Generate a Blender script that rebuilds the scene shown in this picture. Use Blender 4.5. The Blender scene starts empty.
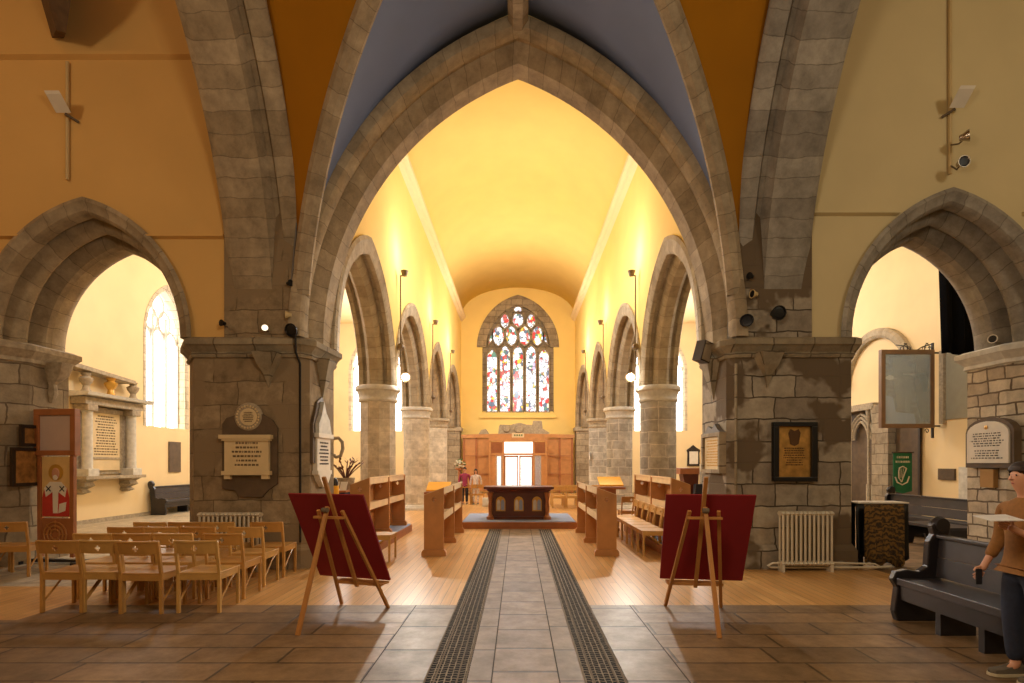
import bpy, bmesh, math, random
from mathutils import Vector, Matrix
random.seed(7)
PI=math.pi
scn=bpy.context.scene
COL=scn.collection
F=540.0; VX=518.0; VY=463.0; H=1.6      # measured from the photograph's perspective
def wx(u,Y): return (u-VX)*Y/F
def wz(v,Y): return H-(v-VY)*Y/F

# ------------------------------------------------------------------ materials
def newmat(name):
    m=bpy.data.materials.new(name); m.use_nodes=True
    nt=m.node_tree; b=nt.nodes['Principled BSDF']
    return m,nt,b
def N(nt,t,**k):
    n=nt.nodes.new(t)
    for a,v in k.items(): setattr(n,a,v)
    return n
def math_n(nt,op,a,b=None,c=None):
    n=N(nt,'ShaderNodeMath',operation=op)
    for i,x in enumerate((a,b,c)):
        if x is None: continue
        if isinstance(x,(int,float)): n.inputs[i].default_value=x
        else: nt.links.new(x,n.inputs[i])
    return n.outputs[0]
def mixc(nt,f,a,b,mode='MIX'):
    n=N(nt,'ShaderNodeMix',data_type='RGBA',blend_type=mode)
    for i,x in ((0,f),(6,a),(7,b)):
        if isinstance(x,(int,float)): n.inputs[i].default_value=x
        elif isinstance(x,tuple): n.inputs[i].default_value=x
        else: nt.links.new(x,n.inputs[i])
    return n.outputs[2]
def c4(c): return (c[0],c[1],c[2],1)
def sr(r,g,b):
    f=lambda x:(x/255/12.92 if x/255<=.04045 else ((x/255+.055)/1.055)**2.4)
    return (f(r),f(g),f(b))
def plain(name,c,rough=.6,metal=0,var=.12,scale=6,spec=.5,bump=0):
    m,nt,b=newmat(name)
    tc=N(nt,'ShaderNodeTexCoord'); no=N(nt,'ShaderNodeTexNoise'); no.inputs['Scale'].default_value=scale; no.inputs['Detail'].default_value=5
    nt.links.new(tc.outputs['Object'],no.inputs['Vector'])
    d=tuple(x*(1-var) for x in c); l=tuple(min(1,x*(1+var)) for x in c)
    r=N(nt,'ShaderNodeValToRGB'); r.color_ramp.elements[0].position=.3; r.color_ramp.elements[1].position=.7
    r.color_ramp.elements[0].color=c4(d); r.color_ramp.elements[1].color=c4(l)
    nt.links.new(no.outputs['Fac'],r.inputs[0]); nt.links.new(r.outputs[0],b.inputs['Base Color'])
    b.inputs['Roughness'].default_value=rough; b.inputs['Metallic'].default_value=metal
    b.inputs['Specular IOR Level'].default_value=spec
    if bump:
        bp=N(nt,'ShaderNodeBump'); bp.inputs['Strength'].default_value=bump; bp.inputs['Distance'].default_value=.01
        nt.links.new(no.outputs['Fac'],bp.inputs['Height']); nt.links.new(bp.outputs[0],b.inputs['Normal'])
    return m
def emis(name,c,s):
    m,nt,b=newmat(name); b.inputs['Base Color'].default_value=c4(c); b.inputs['Emission Color'].default_value=c4(c); b.inputs['Emission Strength'].default_value=s
    return m
def coords(nt,mode):
    """2D masonry coordinates: box = world box mapping, cyl = around own axis, uv = along the arch"""
    if mode=='uv':
        return N(nt,'ShaderNodeTexCoord').outputs['UV']
    cb=N(nt,'ShaderNodeCombineXYZ')
    if mode=='cyl':
        tc=N(nt,'ShaderNodeTexCoord'); s=N(nt,'ShaderNodeSeparateXYZ'); nt.links.new(tc.outputs['Object'],s.inputs[0])
        a=math_n(nt,'ARCTAN2',s.outputs[1],s.outputs[0]); u=math_n(nt,'MULTIPLY',a,.45)
        nt.links.new(u,cb.inputs[0]); nt.links.new(s.outputs[2],cb.inputs[1])
    else:
        g=N(nt,'ShaderNodeNewGeometry'); s=N(nt,'ShaderNodeSeparateXYZ'); nt.links.new(g.outputs['Position'],s.inputs[0])
        n=N(nt,'ShaderNodeSeparateXYZ'); nt.links.new(g.outputs['True Normal'],n.inputs[0])
        ab=math_n(nt,'ABSOLUTE',n.outputs[0]); f=math_n(nt,'GREATER_THAN',ab,.6)
        d=math_n(nt,'SUBTRACT',s.outputs[1],s.outputs[0]); u=math_n(nt,'MULTIPLY_ADD',f,d,s.outputs[0])
        nt.links.new(u,cb.inputs[0]); nt.links.new(s.outputs[2],cb.inputs[1])
    return cb.outputs[0]
def stone(name,ca,cb_,mortar,mode='box',bw=.62,bh=.31,msize=.012,patch=.5,patchc=None,rough=.85):
    m,nt,b=newmat(name); v=coords(nt,mode)
    # distort the joints a little so that the courses are not ruled
    g=N(nt,'ShaderNodeTexCoord'); nz=N(nt,'ShaderNodeTexNoise'); nz.inputs['Scale'].default_value=2.6; nz.inputs['Detail'].default_value=3
    nt.links.new(g.outputs['Object'],nz.inputs['Vector'])
    sub=N(nt,'ShaderNodeVectorMath',operation='MULTIPLY_ADD'); nt.links.new(nz.outputs['Color'],sub.inputs[0]); sub.inputs[1].default_value=(.12,.09,0); nt.links.new(v,sub.inputs[2])
    br=N(nt,'ShaderNodeTexBrick'); br.inputs['Scale'].default_value=1; br.inputs['Brick Width'].default_value=bw; br.inputs['Row Height'].default_value=bh
    br.inputs['Mortar Size'].default_value=msize; br.inputs['Mortar Smooth'].default_value=.3; br.squash=.75; br.squash_frequency=3; br.offset_frequency=2
    br.inputs['Color1'].default_value=c4(ca); br.inputs['Color2'].default_value=c4(cb_); br.inputs['Mortar'].default_value=c4(mortar)
    nt.links.new(sub.outputs[0],br.inputs['Vector'])
    n2=N(nt,'ShaderNodeTexNoise'); n2.inputs['Scale'].default_value=3.2; n2.inputs['Detail'].default_value=9; n2.inputs['Roughness'].default_value=.72
    nt.links.new(g.outputs['Object'],n2.inputs['Vector'])
    r=N(nt,'ShaderNodeValToRGB'); r.color_ramp.elements[0].position=.35; r.color_ramp.elements[1].position=.68
    r.color_ramp.elements[0].color=(.42,.4,.37,1); r.color_ramp.elements[1].color=(1.22,1.2,1.16,1)
    nt.links.new(n2.outputs['Fac'],r.inputs[0])
    col=mixc(nt,patch,br.outputs['Color'],r.outputs[0],'MULTIPLY')
    if patchc:
        n3=N(nt,'ShaderNodeTexNoise'); n3.inputs['Scale'].default_value=1.1; n3.inputs['Detail'].default_value=4; nt.links.new(g.outputs['Object'],n3.inputs['Vector'])
        k=N(nt,'ShaderNodeValToRGB'); k.color_ramp.elements[0].position=.5; k.color_ramp.elements[1].position=.54
        nt.links.new(n3.outputs['Fac'],k.inputs[0]); col=mixc(nt,k.outputs[0],col,c4(patchc))
    n4=N(nt,'ShaderNodeTexNoise'); n4.inputs['Scale'].default_value=28; n4.inputs['Detail'].default_value=4; nt.links.new(g.outputs['Object'],n4.inputs['Vector'])
    col=mixc(nt,.35,col,n4.outputs['Color'],'OVERLAY') if False else col
    nt.links.new(col,b.inputs['Base Color']); b.inputs['Roughness'].default_value=rough; b.inputs['Specular IOR Level'].default_value=.25
    h=math_n(nt,'MULTIPLY_ADD',n4.outputs['Fac'],.35,math_n(nt,'SUBTRACT',1,br.outputs['Fac']))
    bp=N(nt,'ShaderNodeBump'); bp.inputs['Strength'].default_value=.55; bp.inputs['Distance'].default_value=.02
    nt.links.new(h,bp.inputs['Height']); nt.links.new(bp.outputs[0],b.inputs['Normal'])
    return m
def planks(name,ca,cb_,w=.11,l=2.4,rough=.32,axis='y',grain=True,mort=.003):
    m,nt,b=newmat(name)
    g=N(nt,'ShaderNodeNewGeometry'); mp=N(nt,'ShaderNodeMapping'); nt.links.new(g.outputs['Position'],mp.inputs[0])
    if axis=='y': mp.inputs['Rotation'].default_value=(0,0,PI/2)
    br=N(nt,'ShaderNodeTexBrick'); br.inputs['Scale'].default_value=1; br.inputs['Brick Width'].default_value=l; br.inputs['Row Height'].default_value=w
    br.inputs['Mortar Size'].default_value=mort; br.inputs['Color1'].default_value=c4(ca); br.inputs['Color2'].default_value=c4(cb_); br.inputs['Mortar'].default_value=c4(tuple(x*.35 for x in ca)); br.offset=.37
    nt.links.new(mp.outputs[0],br.inputs['Vector'])
    mp2=N(nt,'ShaderNodeMapping'); nt.links.new(mp.outputs[0],mp2.inputs[0]); mp2.inputs['Scale'].default_value=(1.2,22,1)
    no=N(nt,'ShaderNodeTexNoise'); no.inputs['Scale'].default_value=1.3; no.inputs['Detail'].default_value=5; nt.links.new(mp2.outputs[0],no.inputs['Vector'])
    r=N(nt,'ShaderNodeValToRGB'); r.color_ramp.elements[0].position=.3; r.color_ramp.elements[1].position=.7; r.color_ramp.elements[0].color=(.68,.66,.62,1); r.color_ramp.elements[1].color=(1.1,1.1,1.1,1)
    nt.links.new(no.outputs['Fac'],r.inputs[0]); col=mixc(nt,.7,br.outputs['Color'],r.outputs[0],'MULTIPLY')
    nt.links.new(col,b.inputs['Base Color']); b.inputs['Roughness'].default_value=rough
    rr=math_n(nt,'MULTIPLY_ADD',no.outputs['Fac'],.18,rough-.09); nt.links.new(rr,b.inputs['Roughness'])
    bp=N(nt,'ShaderNodeBump'); bp.inputs['Strength'].default_value=.25; bp.inputs['Distance'].default_value=.005
    nt.links.new(math_n(nt,'SUBTRACT',1,br.outputs['Fac']),bp.inputs['Height']); nt.links.new(bp.outputs[0],b.inputs['Normal'])
    return m
def slabs(name,ca,cb_,bw,bh,axis='x',msize=.008,rough=.42,ox=0,oy=0,sq=.7):
    m,nt,b=newmat(name)
    g=N(nt,'ShaderNodeNewGeometry'); mp=N(nt,'ShaderNodeMapping'); nt.links.new(g.outputs['Position'],mp.inputs[0])
    mp.inputs['Location'].default_value=(ox,oy,0)
    if axis=='y': mp.inputs['Rotation'].default_value=(0,0,PI/2)
    br=N(nt,'ShaderNodeTexBrick'); br.inputs['Scale'].default_value=1; br.inputs['Brick Width'].default_value=bw; br.inputs['Row Height'].default_value=bh
    br.inputs['Mortar Size'].default_value=msize; br.inputs['Mortar Smooth'].default_value=.2; br.squash=sq; br.squash_frequency=2; br.offset=.4
    br.inputs['Color1'].default_value=c4(ca); br.inputs['Color2'].default_value=c4(cb_); br.inputs['Mortar'].default_value=c4(tuple(x*.3 for x in ca))
    nt.links.new(mp.outputs[0],br.inputs['Vector'])
    no=N(nt,'ShaderNodeTexNoise'); no.inputs['Scale'].default_value=4; no.inputs['Detail'].default_value=10; no.inputs['Roughness'].default_value=.7; nt.links.new(g.outputs['Position'],no.inputs['Vector'])
    r=N(nt,'ShaderNodeValToRGB'); r.color_ramp.elements[0].position=.3; r.color_ramp.elements[1].position=.72; r.color_ramp.elements[0].color=(.48,.46,.42,1); r.color_ramp.elements[1].color=(1.25,1.25,1.25,1)
    nt.links.new(no.outputs['Fac'],r.inputs[0]); col=mixc(nt,.8,br.outputs['Color'],r.outputs[0],'MULTIPLY')
    nt.links.new(col,b.inputs['Base Color'])
    nt.links.new(math_n(nt,'MULTIPLY_ADD',no.outputs['Fac'],-.35,rough+.2),b.inputs['Roughness']); b.inputs['Specular IOR Level'].default_value=.35
    h=math_n(nt,'MULTIPLY_ADD',no.outputs['Fac'],.5,math_n(nt,'SUBTRACT',1,br.outputs['Fac']))
    bp=N(nt,'ShaderNodeBump'); bp.inputs['Strength'].default_value=.45; bp.inputs['Distance'].default_value=.012
    nt.links.new(h,bp.inputs['Height']); nt.links.new(bp.outputs[0],b.inputs['Normal'])
    return m
def grating(name):
    m,nt,b=newmat(name)
    g=N(nt,'ShaderNodeNewGeometry'); s=N(nt,'ShaderNodeSeparateXYZ'); nt.links.new(g.outputs['Position'],s.inputs[0])
    vo=N(nt,'ShaderNodeTexVoronoi',feature='F1',distance='CHEBYCHEV'); vo.voronoi_dimensions='2D'; vo.inputs['Scale'].default_value=21; vo.inputs['Randomness'].default_value=0.1
    cb=N(nt,'ShaderNodeCombineXYZ'); nt.links.new(s.outputs[0],cb.inputs[0]); nt.links.new(math_n(nt,'MULTIPLY_ADD',math_n(nt,'SINE',math_n(nt,'MULTIPLY',s.outputs[0],82)),.006,s.outputs[1]),cb.inputs[1])
    nt.links.new(cb.outputs[0],vo.inputs['Vector'])
    k=N(nt,'ShaderNodeValToRGB'); k.color_ramp.elements[0].position=.38; k.color_ramp.elements[1].position=.43
    k.color_ramp.elements[0].color=(.006,.005,.004,1); k.color_ramp.elements[1].color=(.3,.25,.19,1)
    b.inputs['Specular IOR Level'].default_value=.1; nt.links.new(vo.outputs['Distance'],k.inputs[0]); nt.links.new(k.outputs[0],b.inputs['Base Color'])
    b.inputs['Roughness'].default_value=.75
    bp=N(nt,'ShaderNodeBump'); bp.inputs['Strength'].default_value=1; bp.inputs['Distance'].default_value=.02
    nt.links.new(k.outputs[0],bp.inputs['Height']); nt.links.new(bp.outputs[0],b.inputs['Normal'])
    return m
def stained(name,strength,white=.5,scale=9,seed=0):
    m,nt,b=newmat(name)
    g=N(nt,'ShaderNodeNewGeometry'); mp=N(nt,'ShaderNodeMapping'); mp.inputs['Location'].default_value=(seed*3.1,0,seed*1.7); mp.inputs['Scale'].default_value=(1.15,0.01,.9); nt.links.new(g.outputs['Position'],mp.inputs[0])
    vo=N(nt,'ShaderNodeTexVoronoi'); vo.inputs['Scale'].default_value=scale; nt.links.new(mp.outputs[0],vo.inputs['Vector'])
    sp=N(nt,'ShaderNodeSeparateXYZ'); nt.links.new(vo.outputs['Color'],sp.inputs[0])
    r=N(nt,'ShaderNodeValToRGB'); cr=r.color_ramp; cr.interpolation='CONSTANT'
    pal=[(0,(.75,.03,.03)),(.2,(.9,.55,.05)),(.34,(.1,.14,.2)),(.44,(.95,.85,.65)),(.6,(.1,.25,.17)),(.7,(.6,.1,.08)),(.8,(.55,.45,.6)),(.9,(.4,.22,.1))]
    cr.elements[0].color=c4(pal[0][1]); cr.elements[1].position=.95; cr.elements[1].color=(.9,.9,1,1)
    for p,c in pal[1:]:
        e=cr.elements.new(p); e.color=c4(c)
    nt.links.new(sp.outputs[0],r.inputs[0])
    no=N(nt,'ShaderNodeTexNoise'); no.inputs['Scale'].default_value=2.6; no.inputs['Detail'].default_value=2; nt.links.new(mp.outputs[0],no.inputs['Vector'])
    k=N(nt,'ShaderNodeValToRGB'); k.color_ramp.elements[0].position=white-.04; k.color_ramp.elements[1].position=white+.04; nt.links.new(no.outputs['Fac'],k.inputs[0])
    lit=mixc(nt,sp.outputs[1],(1.2,1.2,1.25,1),(.8,.82,.85,1))
    col=mixc(nt,k.outputs[0],r.outputs[0],lit)
    ve=N(nt,'ShaderNodeTexVoronoi',feature='DISTANCE_TO_EDGE'); ve.inputs['Scale'].default_value=scale; nt.links.new(mp.outputs[0],ve.inputs['Vector'])
    kk=N(nt,'ShaderNodeValToRGB'); kk.color_ramp.elements[0].position=.03; kk.color_ramp.elements[1].position=.06; nt.links.new(ve.outputs['Distance'],kk.inputs[0])
    col=mixc(nt,kk.outputs[0],(.08,.07,.06,1),col)
    nt.links.new(col,b.inputs['Emission Color']); b.inputs['Emission Strength'].default_value=strength
    b.inputs['Base Color'].default_value=(.05,.05,.05,1); b.inputs['Roughness'].default_value=.2
    return m
def carpetlike(name,ca,cb_,scale=9):
    m,nt,b=newmat(name); tc=N(nt,'ShaderNodeTexCoord')
    w=N(nt,'ShaderNodeTexWave',wave_type='RINGS',rings_direction='SPHERICAL'); w.inputs['Scale'].default_value=scale; w.inputs['Distortion'].default_value=9; w.inputs['Detail'].default_value=3; w.inputs['Detail Scale'].default_value=3
    nt.links.new(tc.outputs['Object'],w.inputs['Vector']); nt.links.new(mixc(nt,w.outputs['Fac'],c4(ca),c4(cb_)),b.inputs['Base Color']); b.inputs['Roughness'].default_value=.9
    return m
def glassmat(name):
    m,nt,b=newmat(name); b.inputs['Base Color'].default_value=(.75,.85,.85,1); b.inputs['Roughness'].default_value=.03; b.inputs['Alpha'].default_value=.28; b.inputs['Specular IOR Level'].default_value=.9
    return m

M={}
M['pier_l']=stone('brown pier masonry',sr(168,148,118),sr(144,124,96),sr(112,96,74),bw=.7,bh=.36,patch=.75,msize=.008,patchc=sr(140,120,92))
M['pier_r']=stone('grey pier masonry',sr(178,166,146),sr(148,136,120),sr(84,74,62),bw=.66,bh=.33,patch=.6,patchc=sr(106,90,70))
M['pier_u']=stone('dressed pier stone',sr(170,156,130),sr(146,132,108),sr(110,98,80),bw=.6,bh=.33,patch=.6)
M['arch']=stone('voussoir stone',sr(184,166,138),sr(162,144,116),sr(146,130,106),mode='uv',bw=.36,bh=5,patch=.65,msize=.006)
M['arch_grey']=stone('grey voussoir stone',sr(174,166,152),sr(150,142,130),sr(132,124,112),mode='uv',bw=.36,bh=5,patch=.65,msize=.006)
M['arch_pale']=stone('pale voussoir stone',sr(196,182,156),sr(172,156,130),sr(156,142,118),mode='uv',bw=.34,bh=5,patch=.55,msize=.006)
M['column']=stone('pale column masonry',sr(226,216,198),sr(202,190,170),sr(226,216,198),mode='cyl',bw=.5,bh=.3,patch=.65,msize=.008)
M['column_g']=stone('grey column masonry',sr(208,202,190),sr(168,162,152),sr(222,214,200),mode='cyl',bw=.5,bh=.3,patch=.65,msize=.012)
M['reveal']=stone('pale window reveal stone',sr(226,214,190),sr(206,192,166),sr(176,162,138),bw=.4,bh=.25,patch=.4)
M['jamb']=stone('jamb masonry',sr(176,160,134),sr(150,134,110),sr(120,104,84),bw=.6,bh=.32,patch=.6)
M['jamb_r']=stone('rubble jamb masonry',sr(220,206,182),sr(190,172,148),sr(122,106,88),bw=.4,bh=.2,patch=.6,msize=.016)
M['carved']=plain('carved stone',sr(168,152,126),.8,var=.25,scale=14,bump=.5)
M['carved_l']=plain('pale limestone',sr(206,200,186),.65,var=.14,scale=10,bump=.3)
M['marble']=plain('cream marble',sr(220,196,150),.45,var=.06,scale=5)
M['whitemarble']=plain('white marble',sr(224,214,196),.45,var=.06,scale=5)
M['brownmarble']=plain('dark slate backing',sr(92,74,54),.6,var=.2)
M['plaster_y']=plain('golden yellow plaster',sr(244,212,130),.85,var=.03,scale=1.2,spec=.2)
M['plaster_c']=plain('cream plaster',sr(238,212,164),.85,var=.04,scale=1.2,spec=.2)
M['plaster_l']=plain('ochre plaster',sr(220,176,106),.85,var=.05,scale=.8,spec=.2)
M['plaster_r']=plain('buff plaster',sr(212,194,148),.85,var=.05,scale=.8,spec=.2)
M['vault_o']=plain('orange vault plaster',sr(162,106,10),.85,var=.06,scale=.9,spec=.2)
M['vault_b']=plain('blue grey vault plaster',sr(128,142,180),.85,var=.07,scale=.9,spec=.2)
M['wood']=planks('golden pine boards',sr(218,170,106),sr(202,152,90))
M['slab']=slabs('large floor flagstones',sr(146,116,82),sr(118,94,66),1.15,.36,msize=.013)
M['slab_c']=slabs('aisle flagstones',sr(136,112,82),sr(114,93,68),5,.52,ox=2.5,oy=.02,msize=.018,sq=1)
M['slab_e']=slabs('narrow aisle flagstones',sr(130,108,80),sr(108,88,64),5,.66,ox=2.5,axis='x',msize=.016,sq=1)
M['slab_p']=slabs('pale side aisle paving',sr(190,176,150),sr(176,162,138),1.0,.6,rough=.5)
M['grate']=grating('cast iron floor grating')
M['casewood']=plain('brown case wood',sr(120,90,60),.5,var=.12)
M['joint']=plain('dark mortar joint',sr(58,48,38),.9)
M['iron']=plain('iron grating frame',sr(112,98,80),.7,metal=0,spec=.2,var=.1)
M['chair']=plain('honey beech',sr(198,152,84),.38,var=.14,scale=7)
M['chair2']=plain('amber beech',sr(186,136,70),.38,var=.14,scale=7)
M['desk']=plain('warm oak veneer',sr(190,132,76),.42,var=.12,scale=5)
M['desk_lit']=plain('lit oak board',sr(226,196,150),.35,var=.08,scale=5)  # desk oak lightened in colour for the light its rails and shelves reflect
M['oak']=plain('chestnut oak',sr(164,102,58),.4,var=.14,scale=5)
M['altarwood']=plain('dark mahogany',sr(92,42,24),.3,var=.2,scale=5)
M['pewwood']=plain('black stained oak',sr(38,34,36),.32,var=.2,scale=6)
M['pewback']=plain('grey black stained oak',sr(58,55,58),.4,var=.2,scale=6)
M['red']=plain('dark red card',sr(136,20,28),.75,var=.06,scale=3)
M['easel']=plain('easel beech',sr(180,122,62),.45,var=.12,scale=6)
M['blue']=plain('blue grey carpet',sr(146,160,190),.9,var=.1,scale=40)
M['white']=plain('white enamel',sr(214,204,182),.4,var=.04)
M['cream']=plain('cream paint',sr(206,180,128),.6,var=.04)
M['black']=plain('black metal',sr(10,10,11),.45,var=.2)
M['chrome']=plain('chrome',sr(190,180,165),.2,metal=.9,var=.05)
M['brass']=plain('aged brass',sr(196,152,84),.38,metal=.55,var=.3,scale=9)
M['rod']=plain('dull bronze rod',sr(112,92,64),.5,metal=.2,var=.1)
M['lips']=plain('lips',sr(176,100,88),.5,var=.03)
M['blackcloth']=plain('matt black cloth',sr(10,10,11),1,var=.1,spec=.05)
M['brassdull']=plain('dark brass engraving',sr(90,62,34),.5,metal=.3,var=.2)
M['ink']=plain('engraved lettering',sr(92,70,44),.7,var=.1)
M['inkd']=plain('dark lettering',sr(70,64,60),.7,var=.1)
M['gold']=plain('gold leaf',sr(206,158,66),.4,metal=.3,var=.1)
M['darkframe']=plain('dark timber frame',sr(42,30,22),.45,var=.15)
M['timber']=plain('old roof timber',sr(96,72,46),.75,var=.25,scale=9,bump=.3)
M['lead']=plain('grey lead',sr(110,104,96),.6,var=.15)
M['skin']=plain('skin',sr(206,150,118),.5,var=.04)
M['hair']=plain('dark brown hair',sr(46,30,20),.6,var=.3,scale=30)
M['jumper']=plain('mustard brown jumper',sr(140,94,42),.85,var=.12,scale=40)
M['jeans']=plain('dark blue jeans',sr(38,44,62),.85,var=.15,scale=30)
M['shoe']=plain('grey canvas',sr(92,82,68),.8,var=.1)
M['sole']=plain('cream rubber',sr(206,192,160),.6,var=.05)
M['paper']=plain('paper',sr(214,208,200),.7,var=.04)
M['glow']=emis('bright daylight',(1,.98,.95),5.0)
M['glowdoor']=emis('door daylight',(1,.97,.92),1.7)
M['bulb']=emis('lit spotlight lamp',(1,.95,.82),60)
M['bulb_s']=emis('lit lamp lens',(1,.9,.7),1.6)
M['tapestry']=carpetlike('brown patterned tapestry',sr(128,94,42),sr(52,42,26),4)
M['green']=plain('green banner cloth',sr(36,110,74),.85,var=.12,scale=5)
M['yellowcloth']=plain('gold silk cloth',sr(240,176,40),.5,var=.06)
M['magenta']=plain('magenta cloth',sr(150,50,84),.8,var=.1)
M['patterned']=plain('patterned pale cloth',sr(206,190,180),.8,var=.35,scale=26)
M['dark']=plain('dark cloth',sr(36,32,38),.9,var=.2)
M['navy']=plain('navy cloth',sr(46,52,84),.85,var=.1)
M['leaf']=plain('dried brown leaves',sr(100,56,40),.7,var=.3)
M['leafg']=plain('green leaves',sr(86,110,54),.7,var=.3)
M['petal']=plain('white petals',sr(240,236,220),.6,var=.05)
M['icon_bg']=plain('icon gold ground',sr(224,186,120),.5,var=.08)
M['icon_red']=plain('icon red robe',sr(196,58,44),.6,var=.1)
M['icon_white']=plain('icon white stole',sr(232,222,204),.6,var=.04)
M['screen']=plain('pinkish blank panel',sr(196,172,158),.5,var=.03)
M['pic']=plain('faded gilt picture',sr(168,120,62),.6,var=.55,scale=9)
M['fabricglass']=carpetlike('mounted regimental colours',sr(120,116,116),sr(72,58,48),2)
M['glass']=glassmat('clear glass')
M['grey']=plain('grey painted board',sr(150,144,124),.7,var=.05)
M['signred']=plain('red sign paint',sr(190,50,34),.6,var=.05)
M['tan']=plain('beige carton',sr(176,134,80),.8,var=.05)
ST=[stained('stained glass %d'%i,1.5,white=w,scale=s,seed=i) for i,(w,s) in enumerate([(.50,5.5),(.49,6),(.52,5),(.46,6),(.49,5)])]

# ------------------------------------------------------------------ mesh building
class MB:
    def __init__(s): s.v=[]; s.f=[]; s.uv=[]; s.sm=False
    def add(s,vs,fs,uvs=None):
        o=len(s.v); s.v+= [Vector(p) for p in vs]; s.f+=[tuple(i+o for i in f) for f in fs]
        s.uv+= list(uvs) if uvs else [(0,0)]*len(vs)
        return s
    def box(s,x0,x1,y0,y1,z0,z1,T=None):
        vs=[Vector((x,y,z)) for z in (z0,z1) for y in (y0,y1) for x in (x0,x1)]
        if T is not None: vs=[T@p for p in vs]
        return s.add(vs,[(0,2,3,1),(4,5,7,6),(0,1,5,4),(2,6,7,3),(0,4,6,2),(1,3,7,5)])
    def bar(s,p0,p1,w,d=None,up=(0,0,1)):
        p0=Vector(p0);p1=Vector(p1);d=d or w; a=(p1-p0).normalized(); u=Vector(up)
        if abs(a.dot(u))>.97: u=Vector((0,1,0))
        x=a.cross(u).normalized(); y=x.cross(a).normalized()
        vs=[p+x*i*w/2+y*j*d/2 for p in (p0,p1) for i,j in ((-1,-1),(1,-1),(1,1),(-1,1))]
        return s.add(vs,[(0,1,2,3),(7,6,5,4),(0,4,5,1),(1,5,6,2),(2,6,7,3),(3,7,4,0)])
    def tube(s,pts,r,n=8,closed=False):
        pts=[Vector(p) for p in pts]; rr=r if isinstance(r,(list,tuple)) else [r]*len(pts)
        vs=[];m=len(pts); px=None
        for i,p in enumerate(pts):
            a=(pts[min(i+1,m-1)]-pts[max(i-1,0)])
            if closed: a=pts[(i+1)%m]-pts[i-1]
            a=a.normalized()
            if px is None:
                u=Vector((0,0,1)) if abs(a.z)<.9 else Vector((0,1,0)); px=a.cross(u).normalized()
            else:
                px=(px-a*px.dot(a)).normalized()
            py=a.cross(px)
            vs+=[p+(px*math.cos(t*2*PI/n)+py*math.sin(t*2*PI/n))*rr[i] for t in range(n)]
        fs=[(i*n+t,i*n+(t+1)%n,(i+1)*n+(t+1)%n,(i+1)*n+t) for i in range(m-1) for t in range(n)]
        if closed: fs+=[((m-1)*n+t,(m-1)*n+(t+1)%n,(t+1)%n,t) for t in range(n)]
        else: fs+=[tuple(range(n))[::-1],tuple((m-1)*n+t for t in range(n))]
        return s.add(vs,fs)
    def lathe(s,prof,c=(0,0,0),n=20,axis='z',T=None):
        vs=[]
        for r,z in prof:
            for t in range(n):
                a=t*2*PI/n; p=Vector((r*math.cos(a),r*math.sin(a),z))
                if axis=='y': p=Vector((p.x,p.z,p.y))
                if axis=='x': p=Vector((p.z,p.x,p.y))
                if T is not None: p=T@p
                vs.append(p+Vector(c))
        m=len(prof); fs=[(i*n+t,i*n+(t+1)%n,(i+1)*n+(t+1)%n,(i+1)*n+t) for i in range(m-1) for t in range(n)]
        fs+=[tuple(range(n))[::-1],tuple((m-1)*n+t for t in range(n))]
        return s.add(vs,fs)
    def prism(s,poly,d0,d1,plane='y'):
        """poly in (x,z) extruded along y ; plane x: poly in (y,z) extruded along x ; plane z: (x,y) along z"""
        def P(a,b,d): return {'y':(a,d,b),'x':(d,a,b),'z':(a,b,d)}[plane]
        n=len(poly); vs=[P(a,b,d0) for a,b in poly]+[P(a,b,d1) for a,b in poly]
        return s.add(vs,[tuple(range(n)),tuple(range(2*n-1,n-1,-1))]+[(i,i+n,(i+1)%n+n,(i+1)%n) for i in range(n)])
    def rings(s,rs,cap=True):
        n=len(rs[0]); vs=[p for r in rs for p in r]
        fs=[(i*n+t,i*n+(t+1)%n,(i+1)*n+(t+1)%n,(i+1)*n+t) for i in range(len(rs)-1) for t in range(n)]
        if cap: fs+=[tuple(range(n))[::-1],tuple((len(rs)-1)*n+t for t in range(n))]
        return s.add(vs,fs)
    def build(s,name,mat,parent=None,smooth=False,world=False,origin=None,bevel=0):
        me=bpy.data.meshes.new(name)
        vs=s.v
        if parent is not None:
            off=Vector((0,0,0))
            if world:
                p=parent
                while p is not None: off+=p.location; p=p.parent
        else:
            if origin is not None: off=Vector(origin)
            else:
                xs=[v.x for v in vs];ys=[v.y for v in vs];zs=[v.z for v in vs]
                off=Vector(((min(xs)+max(xs))/2,(min(ys)+max(ys))/2,min(zs)))
        me.from_pydata([v-off for v in vs],[],s.f); me.update()
        uvl=me.uv_layers.new(name='UVMap')
        for l in me.loops: uvl.data[l.index].uv=s.uv[l.vertex_index]
        bm=bmesh.new(); bm.from_mesh(me); bmesh.ops.recalc_face_normals(bm,faces=bm.faces); bm.to_mesh(me); bm.free()
        me.materials.append(mat)
        if smooth:
            for p in me.polygons: p.use_smooth=True
            try: me.set_sharp_from_angle(angle=math.radians(40))
            except Exception: pass
        o=bpy.data.objects.new(name,me); COL.objects.link(o)
        if parent is not None: o.parent=parent
        else: o.location=off
        if bevel:
            b=o.modifiers.new('b','BEVEL'); b.width=bevel; b.segments=2; b.limit_method='ANGLE'
        return o
def tag(o,label,cat,group=None):
    o['label']=label; o['category']=cat
    if group: o['group']=group
    return o
def struct(o): o['kind']='structure'; return o
def root(name,loc,label,cat,group=None,rz=0):
    o=bpy.data.objects.new(name,None); COL.objects.link(o); o.location=loc; o.rotation_euler=(0,0,rz); o.empty_display_size=.2
    return tag(o,label,cat,group)
def lab(o,t): o['label']=t; return o
def copy_tree(o,parent=None):
    c=o.copy(); COL.objects.link(c); c.parent=parent
    for ch in list(o.children): copy_tree(ch,c)
    return c

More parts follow.
